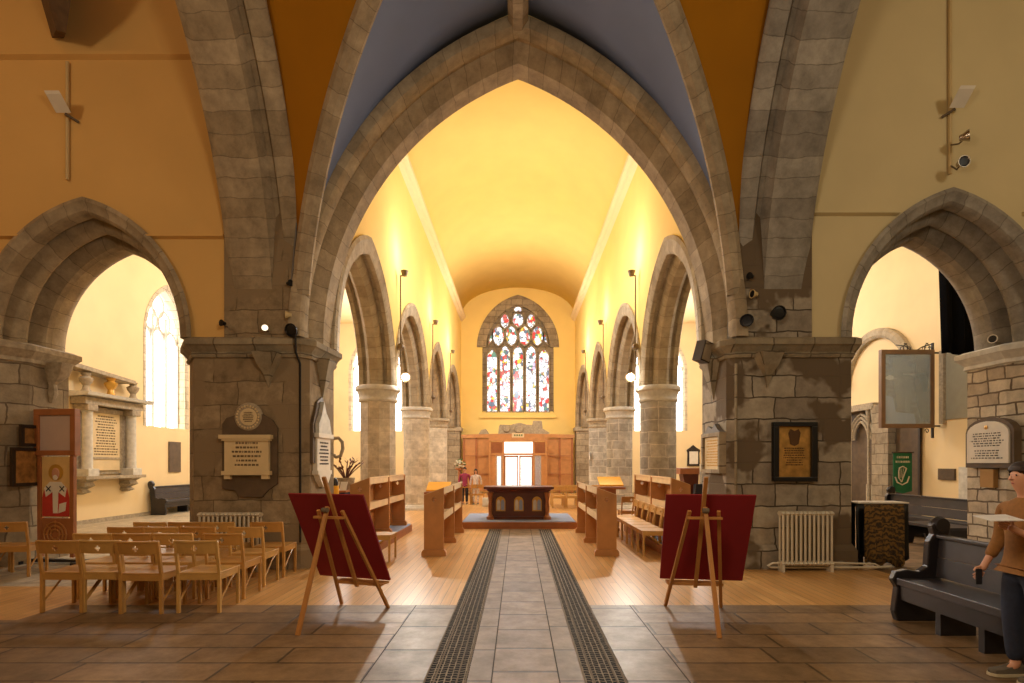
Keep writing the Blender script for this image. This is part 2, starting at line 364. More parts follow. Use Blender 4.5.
# pointed arch helper: a = half span, h = rise, R radius of each arc
def arc_pts(a,h,r=0,n=14,jamb=0):
    R=(a*a+h*h)/(2*a); c=R-a; Rr=R+r; tm=math.acos(max(-1,min(1,c/Rr)))
    right=[(Rr*math.cos(t*tm/n)-c, Rr*math.sin(t*tm/n)) for t in range(n+1)]
    left=[(-x,z) for x,z in right]
    pts=left[:-1]+[(0,right[-1][1])]+right[:-1][::-1]
    if jamb: pts=[(pts[0][0],-jamb)]+pts+[(pts[-1][0],-jamb)]
    return pts
def arch_z(a,h,x):
    R=(a*a+h*h)/(2*a); c=R-a; q=R*R-(abs(x)+c)**2
    return math.sqrt(max(0,q))
def offr(a,h,r):
    R=(a*a+h*h)/(2*a); return a+r, math.sqrt((R+r)**2-(R-a)**2)
def sweep_arch(mb,P,a,h,prof,n=14,jamb=0,rng=None):
    """P(x,w,z) -> world; prof list of (r,w), closed"""
    k=len(prof); cols=[arc_pts(a,h,r,n,jamb) for r,w in prof]
    if rng: cols=[c[rng[0]:rng[1]] for c in cols]
    m=len(cols[0]); base=cols[0]
    L=[0]
    for i in range(1,m): L.append(L[-1]+math.dist(base[i],base[i-1]))
    vs=[];uv=[];cum=0
    for j in range(k+1):
        r,w=prof[j%k]
        if j: cum+=math.dist(prof[j-1],prof[j%k])
        for i in range(m):
            x,z=cols[j%k][i]; vs.append(P(x,w,z)); uv.append((L[i],.5+cum*.01))
    fs=[(j*m+i,j*m+i+1,(j+1)*m+i+1,(j+1)*m+i) for j in range(k) for i in range(m-1)]
    fs+=[tuple(j*m for j in range(k)),tuple(j*m+m-1 for j in range(k))[::-1]]
    mb.add(vs,fs,uv); return mb
def wall(mb,P,s0,s1,z0,z1,t,holes=()):
    """wall along s with pointed holes (c,a,sill,spring,h), thickness t; P(s,w,z)"""
    def quad(a,b,c,d): mb.add([a,b,c,d],[(0,1,2,3)])
    def slab(sa,sb,za0,za1,zb0,zb1):
        for w in (0,t): quad(P(sa,w,za0),P(sb,w,zb0),P(sb,w,zb1),P(sa,w,za1))
    cur=s0
    for (c,a,sill,sp,h) in sorted(holes):
        slab(cur,c-a,z0,z1,z0,z1)
        n=28
        xs=[-a*math.cos(PI*i/n) for i in range(n+1)]
        for i in range(n):
            xa,xb=xs[i],xs[i+1]; za,zb=sp+arch_z(a,h,xa),sp+arch_z(a,h,xb)
            slab(c+xa,c+xb,za,z1,zb,z1)
            quad(P(c+xa,0,za),P(c+xb,0,zb),P(c+xb,t,zb),P(c+xa,t,za))
        if sp>sill:
            for e in (-a,a): quad(P(c+e,0,sill),P(c+e,0,sp),P(c+e,t,sp),P(c+e,t,sill))
        if sill>z0:
            slab(c-a,c+a,z0,sill,z0,sill); quad(P(c-a,0,sill),P(c+a,0,sill),P(c+a,t,sill),P(c-a,t,sill))
        cur=c+a
    slab(cur,s1,z0,z1,z0,z1)
    quad(P(s0,0,z1),P(s1,0,z1),P(s1,t,z1),P(s0,t,z1))
    for s_ in (s0,s1): quad(P(s_,0,z0),P(s_,0,z1),P(s_,t,z1),P(s_,t,z0))
    return mb
def offset(poly,d):
    n=len(poly); out=[]
    area=sum(poly[i][0]*poly[(i+1)%n][1]-poly[(i+1)%n][0]*poly[i][1] for i in range(n))
    sg=1 if area>0 else -1
    for i in range(n):
        p0,p1,p2=Vector(poly[i-1]),Vector(poly[i]),Vector(poly[(i+1)%n])
        a=(p1-p0).normalized(); b=(p2-p1).normalized()
        na=Vector((a.y,-a.x))*sg; nb=Vector((b.y,-b.x))*sg; m=na+nb
        m=m/max(.3,(1+na.dot(nb))); out.append((p1.x+m.x*d,p1.y+m.y*d))
    return out
def poly_rings(poly,steps):
    return [[(x,y,z) for x,y in offset(poly,d)] for d,z in steps]
SP=3.5
# ------------------------------------------------------------------ camera
cd=bpy.data.cameras.new('camera'); cam=bpy.data.objects.new('camera',cd); COL.objects.link(cam)
cam.location=(0,0,H); cam.rotation_euler=(PI/2,0,0); cd.sensor_width=36; cd.lens=F/1024*36
cd.shift_x=-(VX-512)/1024; cd.shift_y=(VY-341.5)/1024; cd.clip_start=.05; scn.camera=cam

# ------------------------------------------------------------------ floors
def flat(name,x0,x1,y0,y1,z1,z0,mat): return struct(MB().box(x0,x1,y0,y1,z0,z1).build(name,mat))
CX=.055
flat('floor',-5.1,CX-1.2,-7,6.08,0,-.2,M['slab'])
flat('floor',CX-1.2,CX-.75,-7,6.08,0,-.2,M['slab_e'])
flat('floor',CX+.75,CX+1.2,-7,6.08,0,-.2,M['slab_e'])
flat('floor',-12,-5.1,-7,5.5,0,-.2,M['slab'])
flat('floor',-12,-5.35,5.5,6.08,0,-.2,M['wood'])
flat('floor',-5.35,-5.1,5.5,6.08,0,-.2,M['wood'])
flat('floor',CX+1.2,12,-7,6.08,0,-.2,M['slab'])
flat('floor',CX-.25,CX+.25,-7,13.1,0,-.2,M['slab_c'])
flat('floor',CX-.43,CX-.25,-7,13.1,0,-.2,M['slab_e'])
flat('floor',CX+.25,CX+.43,-7,13.1,0,-.2,M['slab_e'])
flat('floor',-5.35,CX-.75,6.08,29.4,0,-.2,M['wood'])
flat('floor',CX+.75,5.35,6.08,29.4,0,-.2,M['wood'])
flat('floor',CX-.75,CX+.75,13.1,29.4,0,-.2,M['wood'])
flat('floor',-12,-5.35,6.08,7.0,0,-.2,M['wood'])
flat('floor',-12,-5.35,7.0,29.4,0,-.2,M['slab_p'])
flat('floor',5.35,12,6.08,29.4,0,-.2,M['slab_p'] if False else M['slab'])
for x in (CX-.25,CX+.25,CX-1.2,CX+1.2): struct(MB().box(x-.005,x+.005,-7,6.08 if abs(x-CX)>1 else 13.1,-.01,.001).build('trim_4',M['joint']))
for sx,lbl in ((-1,'long cast iron floor grating along the left edge of the stone aisle'),(1,'long cast iron floor grating along the right edge of the stone aisle')):
    a,b=sorted((CX+sx*.43,CX+sx*.75))
    g=root('floor_grating',((a+b)/2,6,0),lbl,'floor grating','iron gratings beside the stone aisle')
    MB().box(a,b,-7,13.1,-.05,-.006).build('grille',M['grate'],g,world=True)
    f=MB()
    for x in (a,b-.018,a+.07,b-.082): f.box(x,x+.012,-7,13.1,-.03,0)
    f.build('frame',M['iron'],g,world=True)

# ------------------------------------------------------------------ crossing walls (plane of the piers)
XA=6.57; AHS={-1:1.66,1:1.8}; AAS={-1:1.2,1:1.26}
PY=lambda y0:(lambda s,w,z:(s,y0+w,z))
for side,sx in (('left',-1),('right',1)):
    AA=AAS[sx]; AH=AHS[sx]
    mat=M['plaster_l'] if sx<0 else M['plaster_r']
    mb=MB(); a,b=sorted((sx*5.36,sx*7.78)); 
    # wall above and beyond the aisle arch
    s0,s1=sorted((sx*12,sx*4.4))
    # the plaster only starts outside the stone orders
    wall(mb,PY(8.2),s0,s1,3.5,10.6,1.15,[(sx*XA,offr(AA,AH,.33)[0],3.5,3.5,offr(AA,AH,.33)[1])])
    struct(mb.build('wall_'+side,mat))
    # string courses
    z=1.6+(463-237)*8.2/540 if sx<0 else 1.6+(463-214)*8.2/540
    for s_a,s_b in ((4.45,5.62 if sx<0 else 5.75),(7.5 if sx<0 else 7.65,12)):
        a_,b_=sorted((sx*s_a,sx*s_b)); t=MB(); t.rings([[(a_,8.2,z-.035),(a_,8.13,z-.01),(a_,8.13,z+.015),(a_,8.2,z+.03)],[(b_,8.2,z-.035),(b_,8.13,z-.01),(b_,8.13,z+.015),(b_,8.2,z+.03)]])
        struct(t.build('trim_1',mat))
t=MB(); z=7.77; t.rings([[(-12,8.2,z-.05),(-12,8.12,z-.02),(-12,8.12,z+.03),(-12,8.2,z+.05)],[(-4.4,8.2,z-.05),(-4.4,8.12,z-.02),(-4.4,8.12,z+.03),(-4.4,8.2,z+.05)]]); struct(t.build('trim_2',M['plaster_l']))
# aisle arches
profA=[(0,.8),(0,1.0),(.08,1.16),(.34,1.16),(.34,0),(.42,-.02),(.44,-.06),(.38,-.08),(.32,-.03),(.26,-.02),(.22,.03),(.22,.16),(.3,.19),(.3,.26),(.17,.3),(.11,.35),(.09,.43),(.14,.51),(.27,.54),(.27,.62),(.14,.66),(.03,.72)]
for sx,lb in ((-1,'wide pointed moulded stone arch in the ochre wall on the left'),(1,'wide pointed grey stone arch in the buff wall on the right')):
    r=root('aisle_arch',(sx*XA,8.2,SP),lb,'arch','aisle arches either side of the crossing')
    P=lambda x,w,z,sx=sx:(sx*XA+x,8.2+w,SP+z)
    m=MB(); sweep_arch(m,P,AAS[sx],AHS[sx],profA,18); m.build('voussoirs',M['arch'] if sx<0 else M['arch_grey'],r,world=True,smooth=True)
# main crossing arch
r=root('crossing_arch',(0,8.2,SP),'great pointed stone arch framing the bright yellow nave, in the middle','arch')
profM=[(0,.5),(0,.86),(.1,.97),(.27,.97),(.27,0),(.33,-.02),(.33,-.07),(.26,-.1),(.15,-.08),(.11,-.03),(.11,.13),(.19,.16),(.19,.3),(.12,.34),(.08,.42)]
sweep_arch(MB(),None,1,1,[]) if False else None
m=MB(); sweep_arch(m,lambda x,w,z:(x,8.15+w,SP+z),3.12,4.5,profM,30); m.build('voussoirs',M['arch'],r,world=True,smooth=True)
# tower wall over the main arch
m=MB(); wall(m,PY(8.3),-4.4,4.4,3.5,11.6,.78,[(0,offr(3.12,4.5,.2)[0],3.5,3.5,offr(3.12,4.5,.2)[1])]); struct(m.build('wall_front',M['plaster_y']))
# transept arches
for sx,lb in ((-1,'tall stone transept arch rising out of the left pier towards the camera'),(1,'tall stone transept arch rising out of the right pier towards the camera')):
    r=root('transept_arch',(sx*3.9,4.9,SP),lb,'arch','transept arches of the crossing')
    profT=[(0,.42),(0,.98),(.1,1.12),(.4,1.12),(.4,-.02),(.16,-.02),(.12,.02),(.1,.1),(.12,.24),(.22,.3),(.2,.36)]
    m=MB(); sweep_arch(m,lambda x,w,z,sx=sx:(sx*(3.3+w),4.9+x,SP+z),3.3,5.8,profT,30); m.build('voussoirs',M['arch'] if sx<0 else M['arch_grey'],r,world=True,smooth=True)
    m=MB(); wall(m,lambda s,w,z,sx=sx:(sx*(3.35+w),s,z),1.2,8.5,3.5,11.6,1.0,[(4.9,3.6,3.5,3.5,offr(3.3,5.8,.3)[1])]); struct(m.build('wall_'+('left' if sx<0 else 'right'),M['vault_o']))

# ------------------------------------------------------------------ crossing vault
def zr(t): # rib height, t 0 at pier .. 1 at centre
    return 3.3+4.85*math.sqrt(max(0,1-(1-t)**2))
def cell(kind,sx,sy=1):
    mb=MB(); n=26; rows=[]
    for i in range(n+1):
        t=.02+.98*i/n
        if kind=='e':
            x=-sx*0
            X=sx*3.3*(1-t); R=4.82; zz=SP+.2+arch_z(3.3,4.78,X)
            a=Vector((X,8.18 if sy>0 else 1.6,zz)); b=Vector((X,4.9+sy*3.3*(1-t),zr(t)+.1))
        else:
            Y=4.9+sy*3.3*(1-t); zz=SP+.1+arch_z(3.5,6.0,Y-4.9)
            a=Vector((sx*3.34,Y,zz)); b=Vector((sx*3.3*(1-t),Y,zr(t)+.1))
        row=[]
        for k in range(7):
            u=k/6; p=a.lerp(b,u); 
            L=(b-a).length; p.z+=math.sin(PI*u)*L*.05; row.append(p)
        rows.append(row)
    vs=[p for r_ in rows for p in r_]; fs=[(i*7+k,i*7+k+1,(i+1)*7+k+1,(i+1)*7+k) for i in range(n) for k in range(6)]
    mb.add(vs,fs); return mb
for sx in (-1,1):
    for sy in (1,-1):
        o=struct(cell('e',sx,sy).build('ceiling',M['vault_b'],smooth=True)); s_=o.modifiers.new('s','SOLIDIFY'); s_.thickness=.06; s_.offset=0
        o=struct(cell('n',sx,sy).build('ceiling',M['vault_o'],smooth=True)); s_=o.modifiers.new('s','SOLIDIFY'); s_.thickness=.06; s_.offset=0
def ribmesh(sx,sy=1):
    mb=MB(); pr=[(-.115,.14),(-.115,0),(-.05,-.1),(.05,-.1),(.115,0),(.115,.14)]; n=26; vs=[];uv=[];L=0;last=None
    d=Vector((-sx,-sy,0)).normalized(); side=Vector((-d.y,d.x,0))
    for i in range(n+1):
        t=.015+.985*(i/n)**1.4; c=Vector((sx*3.3*(1-t),4.9+sy*3.3*(1-t),zr(t)))
        t2=t+.01; c2=Vector((sx*3.3*(1-t2),4.9+sy*3.3*(1-t2),zr(min(t2,1)))); tg=(c2-c).normalized(); up=side.cross(tg).normalized()
        if up.z<0: up=-up
        if last is not None: L+=(c-last).length
        last=c
        for (a,b) in pr: vs.append(c+side*a+up*b); uv.append((L,.5))
    k=len(pr); fs=[(i*k+j,i*k+(j+1)%k,(i+1)*k+(j+1)%k,(i+1)*k+j) for i in range(n) for j in range(k)]
    mb.add(vs,fs,uv); return mb
tag(ribmesh(-1).build('vault_rib',M['arch']),'curved stone rib rising from left pier between orange and blue vault panels','vault rib','diagonal vault ribs')
tag(ribmesh(1).build('vault_rib',M['arch']),'curved stone rib rising from right pier between orange and blue vault panels','vault rib','diagonal vault ribs')
rb=MB(); vs=[];uv=[]
for i,(y,z) in enumerate(((8.12,8.2),(7,8.2),(6,8.22),(4.9,8.22))):
    for a,b in ((-.15,.16),(-.15,0),(-.07,-.1),(.07,-.1),(.15,0),(.15,.16)): vs.append((a,y,z+b)); uv.append((y,.5))
rb.add(vs,[(i*6+j,i*6+(j+1)%6,(i+1)*6+(j+1)%6,(i+1)*6+j) for i in range(3) for j in range(6)]+[tuple(range(6)),tuple(range(18,24))],uv)
tag(rb.build('ridge_rib',M['arch']),'short stone ridge rib at the very top centre between the two blue panels','vault rib')

# ------------------------------------------------------------------ crossing piers
for sx,side,lb in ((-1,'left','massive brown stone pier left of the nave with plaques and a white radiator'),(1,'right','massive grey rubble stone pier right of the nave with a black framed brass')):
    plan=[(4.92,8.2),(5.35,8.8),(5.35,9.35),(4.9,9.5),(3.35,9.5),(3.14,9.2),(3.2,8.3),(3.3,8.2)]
    if sx>0: plan=[(5.06,8.2)]+plan[1:]
    plan=[(sx*x,y) for x,y in plan]
    r=root('stone_pier',(sx*4.1,8.85,0),lb,'pier','crossing piers')
    m=MB(); m.rings(poly_rings(plan,[(0,0),(0,3.25)])); m.build('shaft',M['pier_l'] if sx<0 else M['pier_r'],r,world=True)
    m=MB(); m.rings(poly_rings(plan,[(0,3.2),(.03,3.2),(.05,3.24),(.03,3.28),(.1,3.36),(.13,3.38),(.13,3.46),(.1,3.48),(.06,3.5),(-.02,3.52)])); m.build('capital',M['pier_u'],r,world=True)
    m=MB(); a_,b_=sorted((sx*3.3,sx*4.44)); m.rings([[(a_,8.16,z),(b_,8.16,z),(b_,8.34,z),(a_,8.34,z)] for z in (3.5,6.9)]); m.build('springer',M['pier_l'] if sx<0 else M['pier_r'],r,world=True)
    m=MB(); m.rings(poly_rings(plan,[(.08,0),(.08,.28),(.02,.36),(0,.36)])) 
    m.build('plinth',M['pier_l'] if sx<0 else M['pier_r'],r,world=True)
    for (cx,cy,w,zb,ax) in ((3.78,8.18,.3,2.75,0),(3.22,8.75,.34,2.62,1)):
        m=MB(); q=[(-w*.75,0),(-w*.5,-.3),(w*.5,-.3),(w*.75,0)]
        rr=[]
        for k,z_ in ((.03,zb),(.35,zb+.2),(.75,3.08),(1.1,3.26)):
            ring=[]
            for a,b in q:
                if ax==0: ring.append((sx*cx+a*k,8.3 if b==0 else 8.19-.2*k,z_))
                else: ring.append((sx*(3.3 if b==0 else 3.17-.17*k),cy+a*k,z_))
            rr.append(ring)
        m.rings(rr); m.build('corbel',M['pier_u'],r,world=True)
# side jamb piers of the aisle arches
for sx,lb,mt in ((-1,'stone jamb pier at far left edge with framed pictures on it',M['jamb']),(1,'pale rubble stone jamb pier on the right with white arched plaque',M['jamb_r'])):
    plan=[(sx*x,y) for x,y in [(8.3,8.2),(7.98,8.2),(7.78,8.6),(7.78,9.35),(8.3,9.35),(12,9.35),(12,8.2)]]
    r=root('arch_jamb',(sx*8.2,8.8,0),lb,'pier')
    m=MB(); m.rings(poly_rings(plan,[(0,0),(0,3.25)])); m.build('shaft',mt,r,world=True)
    m=MB(); m.rings(poly_rings(plan,[(0,3.18),(.04,3.2),(.03,3.26),(.11,3.36),(.13,3.38),(.13,3.46),(.08,3.48),(.04,3.5)])); m.build('capital',M['carved'] if sx<0 else M['carved_l'],r,world=True)
    # carved corbel under the capital, like a small curled head
    m=MB(); m.rings([[(sx*(7.78-d*k),8.98+e*k,z_) for d,e in ((0,-.12),(.3,-.12),(.34,0),(.3,.12),(0,.12))] for k,z_ in ((.15,2.6),(.35,2.75),(.28,2.9),(.8,3.05),(1,3.25))])
    if sx<0: m.build('corbel',M['carved'],r,world=True,smooth=True)

# ------------------------------------------------------------------ nave arcades
bays=[(11.3,1.8),(16.08,2.1),(20.98,1.82),(26.0,2.3)]
ordn=['nearest the crossing','second from the crossing','third from the crossing','farthest, next to the end wall']
colY=[13.5,18.65,23.3]
profN=[(0,.3),(0,.5),(.08,.58),(.24,.6),(.24,.66),(.15,.7),(.15,.8),(.24,.84),(.5,.84),(.5,-.04),(.42,-.06),(.38,-.03),(.22,-.03),(.15,.01),(.15,.1),(.24,.14),(.24,.2),(.08,.22)]
for side,sx in (('left',-1),('right',1)):
    m=MB(); wall(m,lambda s,w,z,sx=sx:(sx*(3.1+w),s,z),9.2,29.4,3.5,9.6,.8,[(c,min(offr(a,2.3,.3)[0],offr(a,2.3,.3)[0]),3.5,3.5,offr(a,2.3,.3)[1]) for c,a in bays])
    struct(m.build('wall_'+side,M['plaster_y']))
    for i,(c,a) in enumerate(bays):
        r=root('arcade_arch',(sx*3.5,c,SP),'pointed stone arch of the %s nave arcade, %s'%(side,ordn[i]),'arch','arches of the %s nave arcade'%side)
        m=MB(); sweep_arch(m,lambda x,w,z,sx=sx,c=c:(sx*(3.1+w),c+x,SP+z),a,2.3,profN,14); m.build('voussoirs',M['arch_pale'] if i<2 else M['arch'],r,world=True,smooth=True)
    for i,y in enumerate(colY):
        r=root('stone_column',(sx*3.5,y,0),'round %s stone column of the %s arcade, %s'%('pale' if sx<0 else 'grey coursed',side,('nearest','middle one','farthest one')[i]),'column','round columns of the %s arcade'%side)
        mt=M['column'] if sx<0 else M['column_g']
        m=MB(); nn=8 if (sx<0 and i==0) else 28
        m.lathe([(.44,0),(.44,3.22)],(0,0,0),nn if nn>8 else 10); m.build('shaft',mt,r,smooth=nn>8)
        MB().lathe([(.44,3.1),(.47,3.12),(.48,3.16),(.46,3.2),(.47,3.26),(.5,3.36),(.55,3.39),(.55,3.46),(.52,3.5),(.2,3.5)],n=28).build('capital',M['carved_l'] if i<2 else M['carved'],r,smooth=True)
        MB().lathe([(.52,0),(.52,.08),(.49,.1),(.48,.14),(.44,.18)],n=28).build('base',M['carved_l'],r,smooth=True)
    r=root('half_column',(sx*3.5,29.0,0),'dark stone half column ending the %s arcade against the end wall'%side,'column','half columns at the end wall')
    MB().box(-.42,.42,-.5,.38,0,3.3).build('shaft',M['jamb'],r); MB().box(-.5,.5,-.58,.38,3.3,3.5).build('capital',M['carved'],r)
    # aisle outer wall with window hole
    X=11.4
    hole=[(17.55,1.1,2.75,5.6,1.75)] if sx<0 else []
    m=MB(); wall(m,lambda s,w,z,sx=sx:(sx*(X+w),s,z),9.35,29.4,0,9.2,.55,hole); struct(m.build('wall_'+side,M['plaster_c']))
    # aisle end wall with window
    m=MB(); s0,s1=sorted((sx*3.9,sx*11.5)); wall(m,PY(29.4),s0,s1,0,9.2,.5,[(sx*7.7,1.5,3.35,6.6,2.1)]); struct(m.build('wall_'+side,M['plaster_c']))
    m=MB(); a_,b_=sorted((sx*3.8,sx*12)); m.box(a_,b_,9.0,29.9,9.2,9.35); struct(m.build('ceiling',M['plaster_c']))
    # nave cornice
    t=MB(); q=[(3.1,9.3),(2.98,9.36),(2.94,9.44),(2.86,9.5),(2.86,9.62),(3.1,9.66)]
    t.rings([[(sx*x,9.2,z) for x,z in q],[(sx*x,29.4,z) for x,z in q]]); struct(t.build('trim_3',M['plaster_c']))
# end wall of nave
m=MB(); wall(m,PY(29.4),-4,4,0,11.6,.5,[(0,1.95,4.35,7.7,2.6)]); struct(m.build('wall_far',M['plaster_y']))
# barrel ceiling
m=MB(); n=24; vs=[]
for y in (9.1,29.6):
    for i in range(n+1):
        a=PI*i/n; vs.append((-3.12*math.cos(a),y,9.55+1.65*math.sin(a)**.9))
m.add(vs,[(i,i+1,n+2+i,n+1+i) for i in range(n)]); o=struct(m.build('ceiling',M['plaster_y'],smooth=True)); s_=o.modifiers.new('s','SOLIDIFY'); s_.thickness=.1; s_.offset=0

# transepts and space behind the camera
for sx,side in ((-1,'left'),(1,'right')):
    mat=M['plaster_l'] if sx<0 else M['plaster_r']
    a_,b_=sorted((sx*12,sx*12.3))
    struct(MB().box(a_,b_,-7,8.2,0,10.6).build('wall_'+side,mat))
    a_,b_=sorted((sx*3.9,sx*12.3)); struct(MB().box(a_,b_,-7,9.4,10.6,10.8).build('ceiling',mat))
struct(MB().box(-12.3,12.3,-7.3,-7,0,10.8).build('wall_back',M['plaster_r']))
struct(MB().box(-4,4,-7,1.1,9.8,10.0).build('ceiling',M['plaster_r']))

# ------------------------------------------------------------------ windows
def poly_ring(pts,w,y0,y1,mb):
    """flat rim around a closed outline in xz, width w outward"""
    out=offset(pts,w); n=len(pts)
    vs=[(x,y0,z) for x,z in pts]+[(x,y0,z) for x,z in out]+[(x,y1,z) for x,z in pts]+[(x,y1,z) for x,z in out]
    fs=[]
    for i in range(n):
        j=(i+1)%n; fs+=[(i,j,n+j,n+i),(2*n+i,3*n+i,3*n+j,2*n+j),(i,2*n+i,2*n+j,j),(n+i,n+j,3*n+j,3*n+i)]
    mb.add(vs,fs)
def lancet(cx,w,z0,zs,h,n=8):
    p=[(cx+x,zs+z) for x,z in arc_pts(w/2,h,0,n)]
    return p+[(cx+w/2,z0),(cx-w/2,z0)]
def hexa(cx,cz,w,h):
    return [(cx,cz+h/2),(cx+w*.36,cz+h*.34),(cx+w/2,cz+h*.12),(cx+w/2,cz-h*.12),(cx+w*.36,cz-h*.34),(cx,cz-h/2),(cx-w*.36,cz-h*.34),(cx-w/2,cz-h*.12),(cx-w/2,cz+h*.12),(cx-w*.36,cz+h*.34)]
def wpoly(u,v,Y=29.4): return (wx(u,Y),wz(v,Y))
wr=bpy.data.objects.new('window_1',None); COL.objects.link(wr); wr.location=(0,29.4,4.35); struct(wr)
zb=4.42; ow=.70; x0=-1.83
outl=[]
xs=[-1.42,-.71,0,.71,1.42]
for i,x in enumerate(xs): outl.append((lancet(x,.52,zb,7.55 if i not in (0,4) else 7.35,.45),i))
for i,x in enumerate((-1.07,-.36,.36,1.07)): outl.append((hexa(x,8.55,.56,1.1),(i+2)%5))
for i,x in enumerate((-.72,.72)): outl.append((hexa(x,9.35,.42,.8),i+1))
outl.append((hexa(0,9.42,.56,.82),0)); outl.append((hexa(0,9.98,.4,.34),4))
outl.append(([(-1.6,8.1),(-1.42,8.3),(-1.42,8.62),(-1.52,8.5)],2)); outl.append(([(1.6,8.1),(1.52,8.5),(1.42,8.62),(1.42,8.3)],2))
rim=MB()
for p,_ in outl: poly_ring(p,.075,29.44,29.62,rim)
rim.build('tracery',M['jamb'],wr,world=True)
for p,k in outl:
    MB().prism(p,29.56,29.58).build('pane',ST[k],wr,world=True)
MB().prism([(x,7.7+z) for x,z in arc_pts(2.0,2.7)]+[(2.0,4.3),(-2.0,4.3)],29.6,29.7).build('stone_field',M['jamb'],wr,world=True)
# hood of rough brown stone
m=MB(); sweep_arch(m,lambda x,w,z:(x,29.4+w,7.9+z),1.72,2.32,[(0,.2),(0,-.02),(.1,-.05),(.5,-.05),(.52,.0),(.52,.2)],16); m.build('hood',M['jamb'],wr,world=True)
m=MB(); m.rings([[(-2.1,29.41,4.05),(2.1,29.41,4.05),(1.9,29.5,4.42),(-1.9,29.5,4.42)],[(-2.1,29.25,4.05),(2.1,29.25,4.05),(2.1,29.27,4.12),(-2.1,29.27,4.12)]]); m.build('sill',M['plaster_y'],wr,world=True)

def light_window(name,P,a,sill,sp,h,lights,depth,frame_r=.0):
    r=bpy.data.objects.new(name,None); COL.objects.link(r); r.location=P(0,depth*.5,sill); struct(r)
    m=MB(); sweep_arch(m,lambda x,w,z:P(x,w,sp+z),a-.14,h-.14,[(0,.02),(0,depth),(.16,depth),(.16,-.015),(.06,-.015)],12,jamb=sp-sill); m.build('stone_reveal',M['reveal'],r,world=True)
    A=a-.14; lw=2*A/lights
    # glass
    g=MB(); pts=[(x,sp+z) for x,z in arc_pts(A,h-.14)]+[(A,sill),(-A,sill)]
    n=len(pts); g.add([P(x,depth-.1,z) for x,z in pts],[tuple(range(n))]); g.build('pane',M['glow'],r,world=True)
    t=MB()
    for i in range(lights+1):
        x=-A+i*lw
        z1=sp+(arch_z(A,h-.14,min(abs(x),A))*.55 if 0<i<lights else 0)
        t.add([P(x+dx,depth-.1-dw,z) for z in (sill,z1) for dx,dw in ((-.045,.02),(.045,.02),(.045,.16),(-.045,.16))],[(0,1,5,4),(1,2,6,5),(2,3,7,6),(3,0,4,7)])
    for i in range(lights):
        c=-A+(i+.5)*lw
        pt=arc_pts(lw/2,lw*.75,0,5); t.tube([P(c+x,depth-.18,sp-.1+z) for x,z in pt],.05,6)
    for row in range(2):
        k=lights-1-row
        for i in range(k):
            c=(i-(k-1)/2)*lw; cz=sp+lw*(.95+row*.75)
            pt=hexa(0,0,lw*.86,lw*1.25); t.tube([P(c+x,depth-.18,cz+z) for x,z in pt],.045,6,closed=True)
    t.build('tracery',M['carved_l'],r,world=True)
    b=MB()
    for i in range(lights):
        c=-A+(i+.5)*lw
        for k in range(1,int((sp-sill)/.45)+1):
            zz=sill+k*.45; p0=P(c-lw/2,depth-.13,zz); p1=P(c+lw/2,depth-.13,zz); b.bar(p0,p1,.01)
    b.build('glazing_bar',M['lead'],r,world=True)
    return r
light_window('window_2',lambda s,w,z:(-(11.4+w),17.55+s,z),1.1,2.75,5.6,1.75,3,.5)
light_window('window_3',lambda s,w,z:(-7.7+s,29.4+w,z),1.5,3.35,6.6,2.1,3,.45)
light_window('window_4',lambda s,w,z:(7.7+s,29.4+w,z),1.5,3.35,6.6,2.1,3,.45)
# blind window in the right aisle wall
wr=bpy.data.objects.new('window_5',None); COL.objects.link(wr); wr.location=(11.38,13.85,3.5); struct(wr)
MB().box(11.37,11.4,13.35,14.35,2.75,4.5).build('blind_panel',M['grey'],wr,world=True)
MB().box(11.3,11.4,14.35,14.5,2.65,4.6).box(11.3,11.4,13.2,13.35,2.65,4.6).build('frame',M['carved'],wr,world=True)
# ================================================================== FURNISHINGS
def grid_panel(mb,x0,x1,z0,z1,y0,y1,cut,cx,cz,arm=.012,lx=.03,lz=.034):
    """board with a real cross shaped hole"""
    if not cut: mb.box(x0,x1,y0,y1,z0,z1); return
    mb.box(x0,cx-lx,y0,y1,z0,z1); mb.box(cx+lx,x1,y0,y1,z0,z1)
    mb.box(cx-lx,cx+lx,y0,y1,z0,cz-lz); mb.box(cx-lx,cx+lx,y0,y1,cz+lz,z1)
    for a,b in ((cx-lx,cx-arm),(cx+arm,cx+lx)):
        mb.box(a,b,y0,y1,cz-lz,cz-arm); mb.box(a,b,y0,y1,cz+arm,cz+lz)
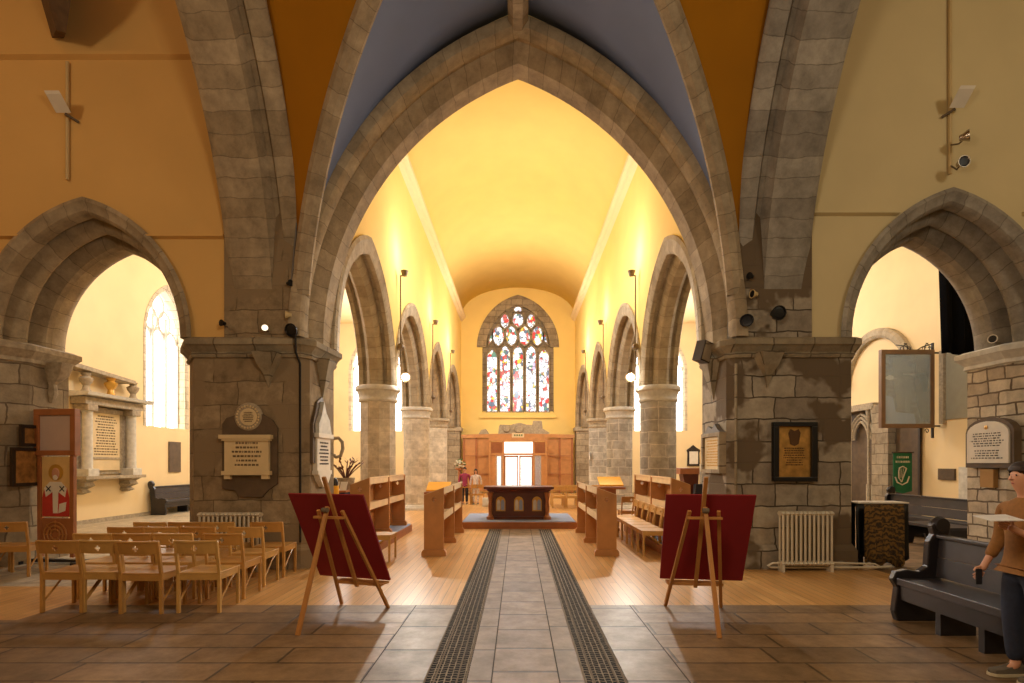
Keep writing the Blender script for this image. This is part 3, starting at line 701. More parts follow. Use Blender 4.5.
# church chair: local +y is the direction the sitter faces, origin on the floor under the seat centre
def make_chair(mat):
    r=bpy.data.objects.new('church_chair',None); COL.objects.link(r)
    W=.215; D=.2
    for s_ in (-1,1):
        m=MB(); m.bar((s_*W,-D,0),(s_*W,-D-.0,.44),.034,.036); m.bar((s_*W,-D,.43),(s_*W,-D-.06,.80),.03,.034); m.build('back_leg',mat,r,bevel=.004)
        m=MB(); m.bar((s_*W,D,0),(s_*W,D,.43),.032,.034); m.build('front_leg',mat,r,bevel=.004)
        m=MB(); m.tube([(s_*W,-D+.01,.12),(s_*W,-D+.1,.2),(s_*W,-D+.22,.31),(s_*W,D-.01,.41)],.011,6); m.build('side_brace',mat,r)
    m=MB(); m.box(-W-.012,W+.012,-D-.01,D+.03,.43,.45); m.build('seat',mat,r,bevel=.005)
    m=MB(); m.box(-W,W,-D-.012,-D+.012,.365,.43).box(-W,W,D-.012,D+.012,.365,.43).box(-W-.01,-W+.012,-D,D,.365,.43).box(W-.012,W+.01,-D,D,.365,.43); m.build('seat_rail',mat,r)
    # back panel, gently curved by segments
    m=MB(); n=8
    def yb(x,z): return -D-.012-.06*(z-.43)/.37-.03*(1-(x/W)**2)
    cols=[]
    tmp=MB(); xs=[-W,-.15,-.09,-.03,-.012,.012,.03,.09,.15,W]; zs=[.665,.695,.717,.741,.763,.793]
    cutc={(3,2),(4,1),(4,2),(4,3),(5,2)}
    for i in range(len(xs)-1):
        for k in range(len(zs)-1):
            if (i,k) in cutc: continue
            vs=[]
            for z in (zs[k],zs[k+1]):
                for t in (0,.016):
                    for x in (xs[i],xs[i+1]): vs.append((x,yb(x,z)+t,z))
            m.add(vs,[(0,2,3,1),(4,5,7,6),(0,1,5,4),(2,6,7,3),(0,4,6,2),(1,3,7,5)])
    m.build('backrest',mat,r)
    m=MB(); m.rings([[(x,yb(x,.79)-.008,.79),(x,yb(x,.79)+.026,.79),(x,yb(x,.79)+.022,.812),(x,yb(x,.79)-.004,.812)] for x in (-W-.012,-.14,-.07,0,.07,.14,W+.012)]); m.build('top_rail',mat,r,bevel=.004)
    return r
pa=make_chair(M['chair']); pb=make_chair(M['chair2']); used={}
def place_chair(proto,x,y,rz,label,group):
    if proto.name not in used: used[proto.name]=1; c=proto
    else: c=copy_tree(proto)
    c.location=(x,y,0); c.rotation_euler=(0,0,rz); c.scale=(1,1,.965); tag(c,label,'chair',group); return c
rows=[(5.74,[-4.87,-4.43,-3.99,-3.41]),(6.32,[-4.95,-4.49,-4.03,-3.44]),(6.93,[-5.03,-4.57,-4.1,-3.5]),(7.52,[-5.1,-4.63,-4.16,-3.5])]
rn=['front row nearest the camera','second row from front','third row from front','rearmost row by the radiator']; cn=['leftmost','second from left','third from left','rightmost']
for i,(y,xs) in enumerate(rows):
    for k,x in enumerate(xs):
        place_chair(pa if (i+k)%2 else pb,x,y+.24+random.uniform(-.015,.015)+(-.06 if (i,k)==(0,2) else 0),random.uniform(-.03,.03)+(.02 if k==3 else 0),
          'beech chair in left block, %s, %s'%(rn[i],cn[k]),'church chairs in the left block')
place_chair(pb,-7.14,7.75,.22,'beech chair standing alone right in front of the tall icon stand','chairs by the icon stand')
place_chair(pa,-7.66,7.72,.2,'beech chair cut off by the left edge of the picture','chairs by the icon stand')
for k in range(6):
    place_chair(pa,2.36,9.5+k*.49,PI/2,'pale beech chair between right oak desks, %s'%(['nearest the red board','second from the red board','third from the red board','fourth from the red board','fifth from the red board','farthest, next to the lectern'][k]),'row of chairs between the right desks')
place_chair(pa,-2.28,8.95,-PI/2,'single beech chair half hidden behind the left red board','chairs by the left desks')
for i in range(2):
    for k in range(4):
        place_chair(pa,1.45+k*.5,19.3+i*1.0,PI if False else 0,'golden chair behind the altar at right, %s row, %s'%(('nearer','farther')[i],('leftmost','second from left','third from left','rightmost')[k]),'chairs behind the altar')
for k in range(2):
    place_chair(pb,-1.55-k*.5,20.9+k*.1,0,'small golden chair left behind the altar, %s'%('by the altar','by the small figures')[k],'chairs behind the altar')
place_chair(pb,2.75,13.4,0,'golden chair back behind the yellow topped lectern','chairs by the lectern')

# ---------------------------------------------------------------- easels with boards
def easel(loc,rz,label,blabel,w,bx_,foot):
    r=root('display_easel',loc,label,'easel','wooden easels with red boards',rz)
    mt=M['easel']
    # local: -y towards the camera, front feet at y=0
    for s_,n_ in ((-1,'front_leg'),(1,'front_leg')):
        MB().bar((s_*.3,0,0),(s_*.14,-.62,1.12),.035,.03).build(n_,mt,r,bevel=.003)
    MB().bar((0,-.15,.25),(0,-.72,1.46),.04,.028).build('mast',mt,r,bevel=.003)
    MB().bar((foot,-1.1,0),(0,-.66,1.16),.04,.032).build('rear_leg',mt,r,bevel=.003)
    MB().bar((-.17,-.64,1.05),(.17,-.64,1.05),.05,.025).build('upper_crossbar',mt,r,bevel=.003)
    MB().bar((-.29,-.12,.28),(.29,-.12,.28),.06,.03).box(-.3,.3,-.12,.02,.27,.29).build('ledge',mt,r,bevel=.003)
    MB().lathe([(.0,-.03),(.025,-.03),(.025,.03),(.0,.03)],(0,-.70,1.13),10,axis='x').build('wing_nut',M['iron'],r)
    # board leaning on the far side of the legs
    b=root('display_board',loc,blabel,'board','red backed boards on easels',rz)
    T=Matrix.Translation((0,0,0))
    m=MB(); y0,z0=.0,.295; y1,z1=-.53,1.27
    n=Vector((0,z1-z0,-(y1-y0))).normalized()*.02
    x0,x1=-w/2+bx_,w/2+bx_
    A=[Vector((x0,y0,z0)),Vector((x1,y0,z0)),Vector((x1,y1,z1)),Vector((x0,y1,z1))]
    A=[p+Vector((0,.035,.0)) for p in A]
    m.add(A+[p+n for p in A],[(0,1,2,3),(7,6,5,4),(0,4,5,1),(1,5,6,2),(2,6,7,3),(3,7,4,0)]); m.build('backing',M['red'],b)
    m=MB(); B=[p+n*1.01 for p in A]; c=sum(B,Vector())/4; B=[c+(p-c)*.97 for p in B]; m.add(B+[p+n*.1 for p in B],[(0,1,2,3),(7,6,5,4),(0,4,5,1),(1,5,6,2),(2,6,7,3),(3,7,4,0)]); m.build('poster_sheet',M['paper'],b)
    return r
easel((1.95,6.02,0),-.14,'wooden three legged easel seen from behind on the right side of the aisle','large dark red board on the right easel, seen from its back',.89,.09,.04)
easel((-1.72,6.06,0),-.3,'wooden three legged easel seen from behind on the left side of the aisle','large dark red board on the left easel, turned and leaning',.92,-.16,.0)

# ---------------------------------------------------------------- choir desks
def desk(sx,xin,z0,ys,label):
    """ends at ys, high edge at |x|=xin (towards the aisle), low edge .33 further out"""
    r=root('choir_desk',(sx*(xin+.17),(ys[0]+ys[-1])/2,z0),label,'choir desk','choir desks facing each other')
    xo=xin+.34
    for y in ys:
        m=MB(); T=.045
        # end panel with cross hole, in xz
        def bx(a,b,za,zb,zc=None):
            zc=zc or zb
            p=[(sx*a,za),(sx*b,za),(sx*b,zb),(sx*a,zc)]; m.prism([(x,z0+z) for x,z in p],y,y+T)
        c=(xin+xo)/2; zt=lambda x:1.17-(x-xin)*.36
        bx(xin,c-.035,0,zt(c-.035),zt(xin)); bx(c+.035,xo,0,zt(xo),zt(c+.035))
        bx(c-.035,c+.035,0,.93); bx(c-.035,c+.035,1.01,zt(c+.035),zt(c-.035))
        for a,b in ((c-.035,c-.012),(c+.012,c+.035)): bx(a,b,.93,.958); bx(a,b,.982,1.01)
        m.build('end_panel',M['desk'],r,world=True)
        MB().prism([(sx*(xin-.04),z0),(sx*(xo+.04),z0),(sx*(xo+.04),z0+.07),(sx*(xo+.01),z0+.11),(sx*(xin-.01),z0+.11),(sx*(xin-.04),z0+.07)],y-.03,y+T+.03).build('foot',M['desk'],r,world=True)
    for a,b in zip(ys[:-1],ys[1:]):
        a+=.045
        m=MB(); m.prism([(sx*(xin+.0),z0+1.15),(sx*(xo),z0+1.03),(sx*(xo),z0+1.055),(sx*(xin),z0+1.18)],a,b); m.build('sloping_top',M['desk_lit'],r,world=True)
        x_a,x_b=sorted((sx*(xin+.02),sx*(xin+.04))); MB().box(x_a,x_b,a,b,z0+1.05,z0+1.15).build('top_rail',M['desk_lit'],r,world=True)
        x_a,x_b=sorted((sx*(xin+.03),sx*(xo-.02))); MB().box(x_a,x_b,a,b,z0+.66,z0+.685).build('shelf',M['desk_lit'],r,world=True)
        x_a,x_b=sorted((sx*(xin+.02),sx*(xin+.04))); MB().box(x_a,x_b,a,b,z0+.6,z0+.72).build('shelf_rail',M['desk_lit'],r,world=True)
        x_a,x_b=sorted((sx*(xo-.05),sx*(xo-.03))); MB().box(x_a,x_b,a,b,z0+.06,z0+1.03).build('front_panel',M['desk'],r,world=True)
desk(-1,1.28,0,[9.3,10.85,12.4],'oak choir desk left of the stone aisle, standing on the wooden floor')
desk(1,1.36,0,[9.3,10.85,12.4],'oak choir desk right of the stone aisle, standing on the wooden floor')
desk(-1,2.6,.17,[9.45,10.9,12.4],'oak choir desk on the carpeted platform against the left arcade')
desk(1,2.68,.17,[9.45,10.9,12.4],'oak choir desk on the carpeted platform against the right arcade')
for sx in (-1,1):
    r=root('choir_platform',(sx*2.9,10.9,0),'low wooden platform with blue grey carpet under the %s choir desk'%('left' if sx<0 else 'right'),'platform','carpeted platforms')
    a,b=sorted((sx*2.5,sx*3.08)); MB().box(a,b,9.25,12.75,0,.155).build('step_edge',M['oak'],r,world=True); MB().box(a+.02,b-.02,9.27,12.73,.155,.17).build('carpet',M['blue'],r,world=True)
# altar platform and altar
r=root('altar_platform',(.02,14.3,0),'low wooden platform with blue grey carpet carrying the dark altar','platform')
MB().box(-1.4,1.45,13.12,15.4,0,.155).build('step_edge',M['oak'],r,world=True); MB().box(-1.36,1.41,13.2,15.36,.155,.17).build('carpet',M['blue'],r,world=True)
r=root('altar_table',(.02,13.9,.17),'dark carved wooden altar table with three little arched panels','altar')
MB().rings([[(x0,y0,z),(x1,y0,z),(x1,y1,z),(x0,y1,z)] for x0,x1,y0,y1,z in ((-.72,.76,13.62,14.3,.86),(-.8,.84,13.56,14.36,.93),(-.86,.9,13.5,14.42,.95),(-.86,.9,13.5,14.42,1.0))]).build('table_top',M['altarwood'],r,world=True)
MB().box(-.66,.7,13.72,14.2,.22,.87).build('body',M['altarwood'],r,world=True)
MB().box(-.7,.74,13.66,14.26,.17,.25).build('plinth',M['altarwood'],r,world=True)
for x in (-.7,.74):
    MB().lathe([(.09,.17),(.1,.17),(.1,.24),(.06,.27),(.045,.32),(.06,.5),(.045,.62),(.07,.78),(.08,.86)],(x,13.68,0),12).build('corner_column',M['oak'],r,world=True,smooth=True)
for x in (-.44,.02,.48):
    f=MB().prism(lancet(x,.24,.38,.62,.13),13.69,13.73).build('arched_panel',M['gold'],r,world=True)
    for dx in (-.052,.052): MB().prism(lancet(x+dx,.085,.41,.6,.08,5),13.675,13.69).build('painted_light',M['carved_l'] if dx<0 else M['blue'],f,world=True)

# ---------------------------------------------------------------- timber lobby at the far end
Y=28.3
r=root('timber_lobby',(0,Y,0),'curved panelled timber lobby with bright glazed doors below the stained window','lobby')
def arcpt(x): return Y-.0+.35*(abs(x)/2.85)**2
for x in [(-2.85,-2.2),(-2.2,-1.5),(1.5,2.2),(2.2,2.85)]:
    for z0,z1 in ((.1,1.0),(1.04,1.95),(1.99,2.9)):
        MB().add([(x[0]+.02,arcpt(x[0]),z0),(x[1]-.02,arcpt(x[1]),z0),(x[1]-.02,arcpt(x[1]),z1),(x[0]+.02,arcpt(x[0]),z1)]+[(x[0]+.02,arcpt(x[0])+.04,z0),(x[1]-.02,arcpt(x[1])+.04,z0),(x[1]-.02,arcpt(x[1])+.04,z1),(x[0]+.02,arcpt(x[0])+.04,z1)],[(0,1,2,3),(7,6,5,4),(0,4,5,1),(1,5,6,2),(2,6,7,3),(3,7,4,0)]).build('wall_panel',M['desk'],r,world=True)
for x in (-2.87,-2.2,-1.5,1.5,2.2,2.87):
    MB().box(x-.05,x+.05,arcpt(x)-.05,arcpt(x)+.06,0,2.95).build('post',M['oak'],r,world=True)
m=MB(); m.rings([[(x,arcpt(x)-.12,2.92),(x,arcpt(x)+.2,2.92),(x,arcpt(x)+.2,3.14-.04*abs(x)/3),(x,arcpt(x)-.12,3.14-.04*abs(x)/3)] for x in (-3,-2,-1,0,1,2,3)]); m.build('cornice_board',M['desk'],r,world=True)
for z in (1.02,1.97): MB().box(-2.85,-1.5,28.35,28.4,z-.02,z+.02).box(1.5,2.85,28.35,28.4,z-.02,z+.02).build('rail',M['oak'],r,world=True)
# inner vestibule
for x in (-1.45,-.75,.8,1.45): MB().box(x-.05,x+.05,Y-.75,Y-.65,0,2.85).build('vestibule_post',M['desk'],r,world=True)
MB().box(-1.5,1.5,Y-.78,Y-.62,2.7,2.9).box(-1.5,1.5,Y-.76,Y-.64,2.0,2.1).build('vestibule_head',M['desk'],r,world=True)
for a,b in ((-1.4,-1.12),(1.18,1.4)): MB().box(a,b,Y-.71,Y-.67,.02,2.0).build('side_panel',M['desk'],r,world=True)
for a,b in ((-1.12,-.8),(.85,1.18)): MB().box(a,b,Y-.71,Y-.69,.1,2.0).build('side_glazing',M['glass'],r,world=True)
for a,b in ((-1.42,-.78),(.83,1.42)): MB().box(a,b,Y-.1,Y-.06,.0,2.7).build('inner_side_wall',M['oak'],r,world=True)
MB().box(-.76,.81,Y+.02,Y+.05,.05,2.7).build('daylight_beyond',M['glowdoor'],r,world=True)
MB().box(-1.08,-.9,Y-.14,Y-.1,.1,1.95).build('lit_strip',M['glowdoor'],r,world=True)
for x0,x1 in ((-.7,.02),(.06,.76)):
    d=MB().box(x0,x0+.06,Y-.72,Y-.67,.02,1.98).box(x1-.06,x1,Y-.72,Y-.67,.02,1.98).box(x0,x1,Y-.72,Y-.67,1.9,1.98).box(x0,x1,Y-.72,Y-.67,.02,.2).build('door_leaf',M['oak'],r,world=True)
    MB().box(x0+.06,x1-.06,Y-.70,Y-.69,.2,1.9).build('door_glass',M['glass'],d,world=True)
MB().box(.9,1.12,Y-.60,Y-.56,.3,1.95).build('pink_curtain',M['magenta'],r,world=True)
# exit style sign and carved arms
s_=root('door_sign',(0,Y-.2,2.93),'small pale illuminated sign centred above the lobby doors','sign')
MB().box(-.32,.32,Y-.22,Y-.14,2.93,3.16).build('sign_box',M['marble'],s_,world=True)
m=MB()
for x in (-.2,-.08,.04,.16): m.box(x,x+.07,Y-.23,Y-.22,3.0,3.09)
m.build('lettering',M['leafg'],s_,world=True)
m=MB(); yy=Y+.1
m.prism([(-1.05,3.13),(-1.0,3.5),(-.95,3.62),(-.4,3.6),(-.2,3.66),(.1,3.72),(.45,3.62),(.75,3.6),(.8,3.82),(1.25,3.82),(1.3,3.4),(1.65,3.2),(1.65,3.13)],yy,yy+.18); 
m.lathe([(.0,-.1),(.2,-.1),(.26,0),(.2,.1),(0,.1)],(.05,yy-.02,3.4),14,axis='y'); m.lathe([(0,-.08),(.16,-.08),(.2,0),(0,.08)],(-.6,yy-.02,3.4),10,axis='y')
tag(m.build('carved_royal_arms',M['carved']),'dark carved stone coat of arms fragment lying on top of the lobby','carving')
m=MB(); m.prism([(-2.1,3.1),(-1.95,3.35),(-1.7,3.4),(-1.5,3.12)],28.6,28.7); tag(m.build('carved_fragment',M['carved']),'small carved scroll on the left end of the lobby top','carving')

# ---------------------------------------------------------------- lecterns
def lectern(x,y,label,w=.56,dz=0):
    r=root('lectern',(x,y,0),label,'lectern','lecterns with gold cloth tops')
    MB().box(x-.2,x+.2,y-.16,y+.16,0,.06).build('base',M['oak'],r,world=True)
    MB().box(x-.13,x+.13,y-.07,y+.07,.06,1.0-dz).build('stem',M['oak'],r,world=True)
    MB().box(x-w/2-.05,x+w/2+.05,y-.2,y+.24,.98-dz,1.03-dz).build('shelf',M['oak'],r,world=True)
    m=MB(); m.rings([[(x-w/2,y-.22,1.05-dz),(x-w/2,y+.2,1.24-dz),(x-w/2,y+.2,1.27-dz),(x-w/2,y-.22,1.09-dz)],[(x+w/2,y-.22,1.05-dz),(x+w/2,y+.2,1.24-dz),(x+w/2,y+.2,1.27-dz),(x+w/2,y-.22,1.09-dz)]]); m.build('gold_cloth_top',M['yellowcloth'],r,world=True)
lectern(2.2,12.9,'oak lectern with gold cloth top right of the altar')
lectern(-1.95,13.3,'lectern with gold cloth top left of the altar, mostly hidden by the desk',dz=.14)

# ---------------------------------------------------------------- pews
def pew(loc,L,label,lean=1,rz=0,zb=.86):
    """runs along +y from 0 to L; sitter faces -x; origin at far end"""
    r=root('dark_pew',loc,label,'pew','dark oak pews',rz)
    for k,y in enumerate((0,-L)):
        out=[(-.02,0),(.42,0),(.42,.4),(.46,.78),(.5,.86),(.52,.95),(.46,1.03),(.38,1.03),(.33,.96),(.35,.88),(.3,.8),(.28,.55),(.2,.5),(.08,.52),(-.03,.5),(-.07,.42),(-.02,.34),(-.05,.1)]
        e=MB().prism([(x,z) for x,z in out],y-.04,y+.04).build('end_panel',M['pewwood'],r,bevel=.012)
        MB().lathe([(0,-.055),(.07,-.055),(.09,0),(.07,.055),(0,.055)],(.43,y,.97),14,axis='y').build('scroll_finial',M['pewwood'],e)
    MB().box(-.02,.42,-L+.04,-.04,.4,.435).build('seat',M['pewback'],r,bevel=.006)
    MB().box(-.035,-.005,-L+.04,-.04,.37,.44).build('seat_edge',M['pewback'],r,bevel=.006)
    MB().box(.0,.03,-L+.04,-.04,.22,.38).build('seat_apron',M['pewwood'],r)
    m=MB()
    for i in range(2):
        z0=.45+i*.2; z1=z0+.195
        m.rings([[(.36+.1*(z0-.45),y,z0),(.385+.1*(z0-.45),y,z0),(.385+.1*(z1-.45),y,z1),(.36+.1*(z1-.45),y,z1)] for y in (-L+.04,-.04)])
    m.build('backrest',M['pewback'],r,bevel=.004)
    MB().box(.36,.45,-L+.04,-.04,.84,.875).build('top_rail',M['pewback'],r,bevel=.008)
    for y in (-L*.35,-L*.7): MB().box(.05,.38,y-.03,y+.03,0,.4).build('support',M['pewwood'],r)
    return r
pew((3.86,5.5,0),1.35,'dark oak pew with scrolled end at right edge, behind the standing person')
pew((8.55,13.0,0),3.6,'long dark pew in the right aisle below the green banner')
pew((7.0,9.95,0),1.3,'low dark bench end glimpsed between the two pews by the right jamb') if False else None
pw=pew((-10.85,20.7,0),4.1,'dark pew against the left aisle wall under the tall bright window')
pw.scale=(-1,1,1)
# low dark bench
r=root('low_bench',(8.05,10.3,0),'low black bench in front of the long pew, beside the rubble jamb','bench')
MB().box(7.75,8.35,9.7,10.9,.38,.43).build('seat',M['pewback'],r,world=True)
for y in (9.75,10.8):
    MB().prism([(7.8,0),(7.9,0),(7.95,.2),(8.15,.2),(8.2,0),(8.3,0),(8.3,.38),(7.8,.38)],y,y+.06).build('leg',M['pewwood'],r,world=True)

# ---------------------------------------------------------------- cloth covered table by the right pier
r=root('draped_table',(5.66,8.55,0),'small table draped in black with white top cloth beside the right pier','table')
MB().box(5.3,6.03,8.4,8.72,.92,.97).build('table_top',M['pewwood'],r,world=True)
for x in (5.36,5.97):
    for y in (8.46,8.66): MB().box(x-.03,x+.03,y-.03,y+.03,0,.92).build('leg',M['pewwood'],r,world=True)
t=tag(MB().box(5.27,6.07,8.38,8.74,.97,.99).build('white_table_cloth',M['whitemarble']),'white cloth laid flat on the draped table beside the right pier','cloth')
def drape(name,x0,x1,y,z0,z1,amp,mat,label,n=26):
    m=MB(); vs=[]
    for j in range(7):
        z=z1+(z0-z1)*j/6
        for i in range(n+1):
            x=x0+(x1-x0)*i/n; vs.append((x,y-amp*(j/6)*(math.sin(i*1.3)+.5*math.sin(i*2.9)),z+(.05*math.sin(i*.5) if j==6 else 0)))
    m.add(vs,[(j*(n+1)+i,j*(n+1)+i+1,(j+1)*(n+1)+i+1,(j+1)*(n+1)+i) for j in range(6) for i in range(n)])
    o=m.build(name,mat,smooth=True); s_=o.modifiers.new('s','SOLIDIFY'); s_.thickness=.012; return tag(o,label,'cloth')
drape('black_drape',5.24,6.05,8.37,.1,.96,.03,M['black'],'black cloth hanging down the front of the table by the right pier')
drape('tapestry',5.32,5.93,8.29,.03,.965,.02,M['tapestry'],'brown and gold patterned tapestry hung over the front of the black draped table')

# ---------------------------------------------------------------- radiators
def radiator(x0,x1,y,h,label,n=12):
    r=root('radiator',((x0+x1)/2,y,0),label,'radiator','white column radiators on the piers')
    d=(x1-x0)/n
    for i in range(n):
        x=x0+d*(i+.5); m=MB()
        for yy in (y-.05,y+.05): m.tube([(x,yy,.1),(x,yy,h-.03)],.016,8)
        m.lathe([(0,-d*.42),(.05,-d*.42),(.05,d*.42),(0,d*.42)],(x,y,h-.045),10,axis='x',T=Matrix.Diagonal((1,1.5,.7)).to_4x4())
        m.lathe([(0,-d*.42),(.05,-d*.42),(.05,d*.42),(0,d*.42)],(x,y,.12),10,axis='x',T=Matrix.Diagonal((1,1.5,.7)).to_4x4())
        m.build('section',M['white'],r,world=True,smooth=True)
    for x in (x0+d*.5,x1-d*.5): MB().box(x-.02,x+.02,y-.07,y+.07,0,.1).build('foot',M['white'],r,world=True)
    return r
radiator(-4.72,-3.8,8.0,.88,'white column radiator on the left pier behind the block of chairs',14)
r=radiator(3.86,4.64,7.98,.9,'white column radiator on the right pier below the black framed brass',12)
MB().tube([(3.9,7.98,.12),(3.76,7.98,.12),(3.7,8.0,.08),(3.76,8.02,.05),(5.3,8.02,.05),(5.6,8.1,.05)],.017,8).tube([(4.6,7.98,.13),(4.8,7.99,.12),(5.3,8.02,.1),(5.42,8.05,.04)],.014,8).build('pipework',M['white'],r,world=True,smooth=True)

# ---------------------------------------------------------------- inscriptions
def inscr(parent,P,x0,x1,zt,zb,lines,mat,name='lettering',seed=1,depth=.004,hh=.45):
    rnd=random.Random(seed); m=MB(); dz=(zt-zb)/lines
    for i in range(lines):
        z=zt-dz*(i+.5); L=(x1-x0)*rnd.uniform(.62,1.0); x=(x0+x1)/2-L/2; e=(x0+x1)/2+L/2
        while x<e:
            w_=min(rnd.uniform(.02,.07)*(x1-x0)*1.6,e-x)
            a=z-dz*hh/2; b=z+dz*hh/2
            k=max(1,int(w_/((x1-x0)*.022)))
            for q in range(k):
                xa=x+w_*q/k; xb=xa+w_/k*.62
                m.add([P(xa,0,a),P(xb,0,a),P(xb,0,b),P(xa,0,b),P(xa,depth,a),P(xb,depth,a),P(xb,depth,b),P(xa,depth,b)],[(0,1,2,3),(7,6,5,4),(0,4,5,1),(1,5,6,2),(2,6,7,3),(3,7,4,0)])
            x+=w_+(x1-x0)*.028
    return m.build(name,mat,parent,world=True)
# left pier: slate backing, round medallion, marble tablet
px=lambda u:wx(u,8.15); pz=lambda v:wz(v,8.15)
r=root('wall_tablet',(px(248),8.2,pz(490)),'cream inscribed marble tablet with moulded top on dark backing, left pier','memorial tablet')
bp=[(px(u),pz(v)) for u,v in ((222,489),(222,424),(226,418),(238,414),(262,414),(272,420),(277,428),(277,484),(268,490),(262,497),(240,497),(234,490))]
MB().prism(bp,8.155,8.2).build('slate_backing',M['brownmarble'],r,world=True)
MB().box(px(226),px(270),8.1,8.155,pz(473),pz(439)).build('tablet',M['marble'],r,world=True)
MB().box(px(221.5),px(273),8.06,8.155,pz(439),pz(435)).box(px(224),px(271.5),8.075,8.155,pz(441),pz(439)).build('cornice',M['marble'],r,world=True)
MB().box(px(224),px(272),8.07,8.155,pz(475),pz(471)).box(px(226),px(232),8.09,8.155,pz(479),pz(475)).box(px(263),px(270),8.09,8.155,pz(479),pz(475)).build('base_moulding',M['marble'],r,world=True)
inscr(r,lambda x,w,z:(x,8.096+w,z),px(233),px(264),pz(441),pz(467),6,M['ink'],seed=3)
r=root('round_medallion',(px(248),8.2,pz(431)),'round carved medallion plaque above the cream tablet on left pier','plaque')
cz=(pz(417)); MB().lathe([(0,0),(.21,0),(.22,-.03),(.19,-.06),(0,-.06)],(px(248),8.2,cz),32,axis='y').build('rim',M['carved'],r,world=True,smooth=True)
MB().lathe([(0,-.055),(.13,-.055),(.13,-.07),(0,-.075)],(px(249),8.2,cz),28,axis='y').build('centre_disc',M['marble'],r,world=True)
inscr(r,lambda x,w,z:(x,8.12+w,z),px(249)-.09,px(249)+.09,cz+.08,cz-.08,6,M['ink'],seed=4)
m=MB()
for i in range(24):
    a=i*2*PI/24; m.lathe([(0,-.02),(.014,-.01),(.018,0),(.0,.01)],(px(248)+.165*math.cos(a),8.14,cz+.165*math.sin(a)),6,axis='y')
m.build('bead_ring',M['marble'],r,world=True)
# right pier framed brass
px=lambda u:wx(u,8.14); pz=lambda v:wz(v,8.14)
r=root('framed_brass',(px(795),8.2,pz(481)),'brass memorial plate in a thick black frame on right pier','plaque')
for a in ((773,817,422,426.5),(773,817,477,481.5)): MB().box(px(a[0]),px(a[1]),8.11,8.2,pz(a[3]),pz(a[2])).build('frame_bar',M['black'],r,world=True,bevel=.008)
for a in ((773,778.5),(811,817)): MB().box(px(a[0]),px(a[1]),8.11,8.2,pz(477),pz(426.5)).build('frame_bar',M['black'],r,world=True,bevel=.008)
MB().box(px(778),px(812),8.16,8.18,pz(478),pz(426)).build('brass_plate',M['brass'],r,world=True)
m=MB(); m.lathe([(0,0),(.075,0),(.07,-.01),(0,-.012)],(px(795),8.158,pz(437)),18,axis='y'); m.prism([(px(u),pz(v)) for u,v in ((789,433),(791,429),(795,431),(799,429),(801,433),(799,444),(795,446),(791,444))],8.148,8.155)
m.build('engraved_crest',M['brassdull'],r,world=True)
inscr(r,lambda x,w,z:(x,8.153+w,z),px(784),px(806),pz(447),pz(466),8,M['brassdull'],seed=6)
# inner face monuments (faces of the piers towards the nave)
def PX(x0,sx): return lambda y,w,z:(x0-sx*0+w*(-1 if sx<0 else 1)*-1,y,z)
r=root('white_monument',(-3.12,8.85,1.3),'white marble monument with draped obelisk on the nave side of left pier','memorial')
xf=-3.18
MB().box(xf-.03,xf+.06,8.4,8.98,1.48,2.0).build('tablet',M['whitemarble'],r,world=True)
MB().box(xf-.03,xf+.1,8.36,9.02,2.0,2.07).box(xf-.03,xf+.08,8.38,9.0,1.42,1.48).build('cornice',M['whitemarble'],r,world=True)
MB().prism([(8.3,1.6),(8.3,2.2),(8.4,2.38),(8.48,2.56),(8.68,2.66),(8.86,2.5),(8.95,2.3),(9.05,2.07),(9.05,1.6)],xf-.03,xf+.03,'x').build('obelisk_backing',M['brownmarble'],r,world=True)
MB().prism([(8.4,2.07),(8.4,2.22),(8.5,2.34),(8.62,2.58),(8.72,2.4),(8.86,2.3),(8.96,2.07)],xf+.03,xf+.09,'x').build('carved_figure',M['carved_l'],r,world=True)
MB().rings([[(xf-.03,y0,z),(xf+.08,y0,z),(xf+.08,y1,z),(xf-.03,y1,z)] for y0,y1,z in ((8.42,8.96,1.42),(8.5,8.88,1.32),(8.62,8.76,1.22))]).build('bottom_bracket',M['whitemarble'],r,world=True)
inscr(r,lambda y,w,z:(xf+.061-w+.004,y,z),8.46,8.92,1.95,1.56,7,M['inkd'],seed=9)
r=root('brown_scroll_bracket',(-3.2,9.55,1.9),'small carved looped bracket just behind the white monument','carving')
MB().tube([(-3.16,9.25,2.02),(-3.08,9.27,2.03),(-3.02,9.28,1.96),(-3.01,9.28,1.84),(-3.05,9.28,1.72),(-3.12,9.26,1.7),(-3.16,9.25,1.74)],.03,8).build('loop',M['carved'],r,world=True,smooth=True)
r=root('glazed_roll_of_honour',(3.1,8.85,1.5),'glazed cream memorial in a dark frame on nave side of right pier','memorial')
xf=3.21
MB().box(xf-.08,xf+.02,8.36,9.06,1.5,2.02).build('panel',M['marble'],r,world=True)
MB().box(xf-.12,xf+.02,8.3,8.36,1.5,2.02).box(xf-.12,xf+.02,9.06,9.12,1.5,2.02).box(xf-.12,xf+.02,8.3,9.12,1.44,1.5).box(xf-.12,xf+.02,8.3,9.12,2.02,2.08).build('frame',M['jamb'],r,world=True)
MB().prism([(8.3,2.08),(8.42,2.12),(8.55,2.22),(8.66,2.14),(8.85,2.2),(9.0,2.1),(9.12,2.08)],xf-.1,xf-.0,'x').build('crest',M['lead'],r,world=True)
inscr(r,lambda y,w,z:(xf-.082+w-.002,y,z),8.42,9.0,1.98,1.54,10,M['gold'],seed=10)

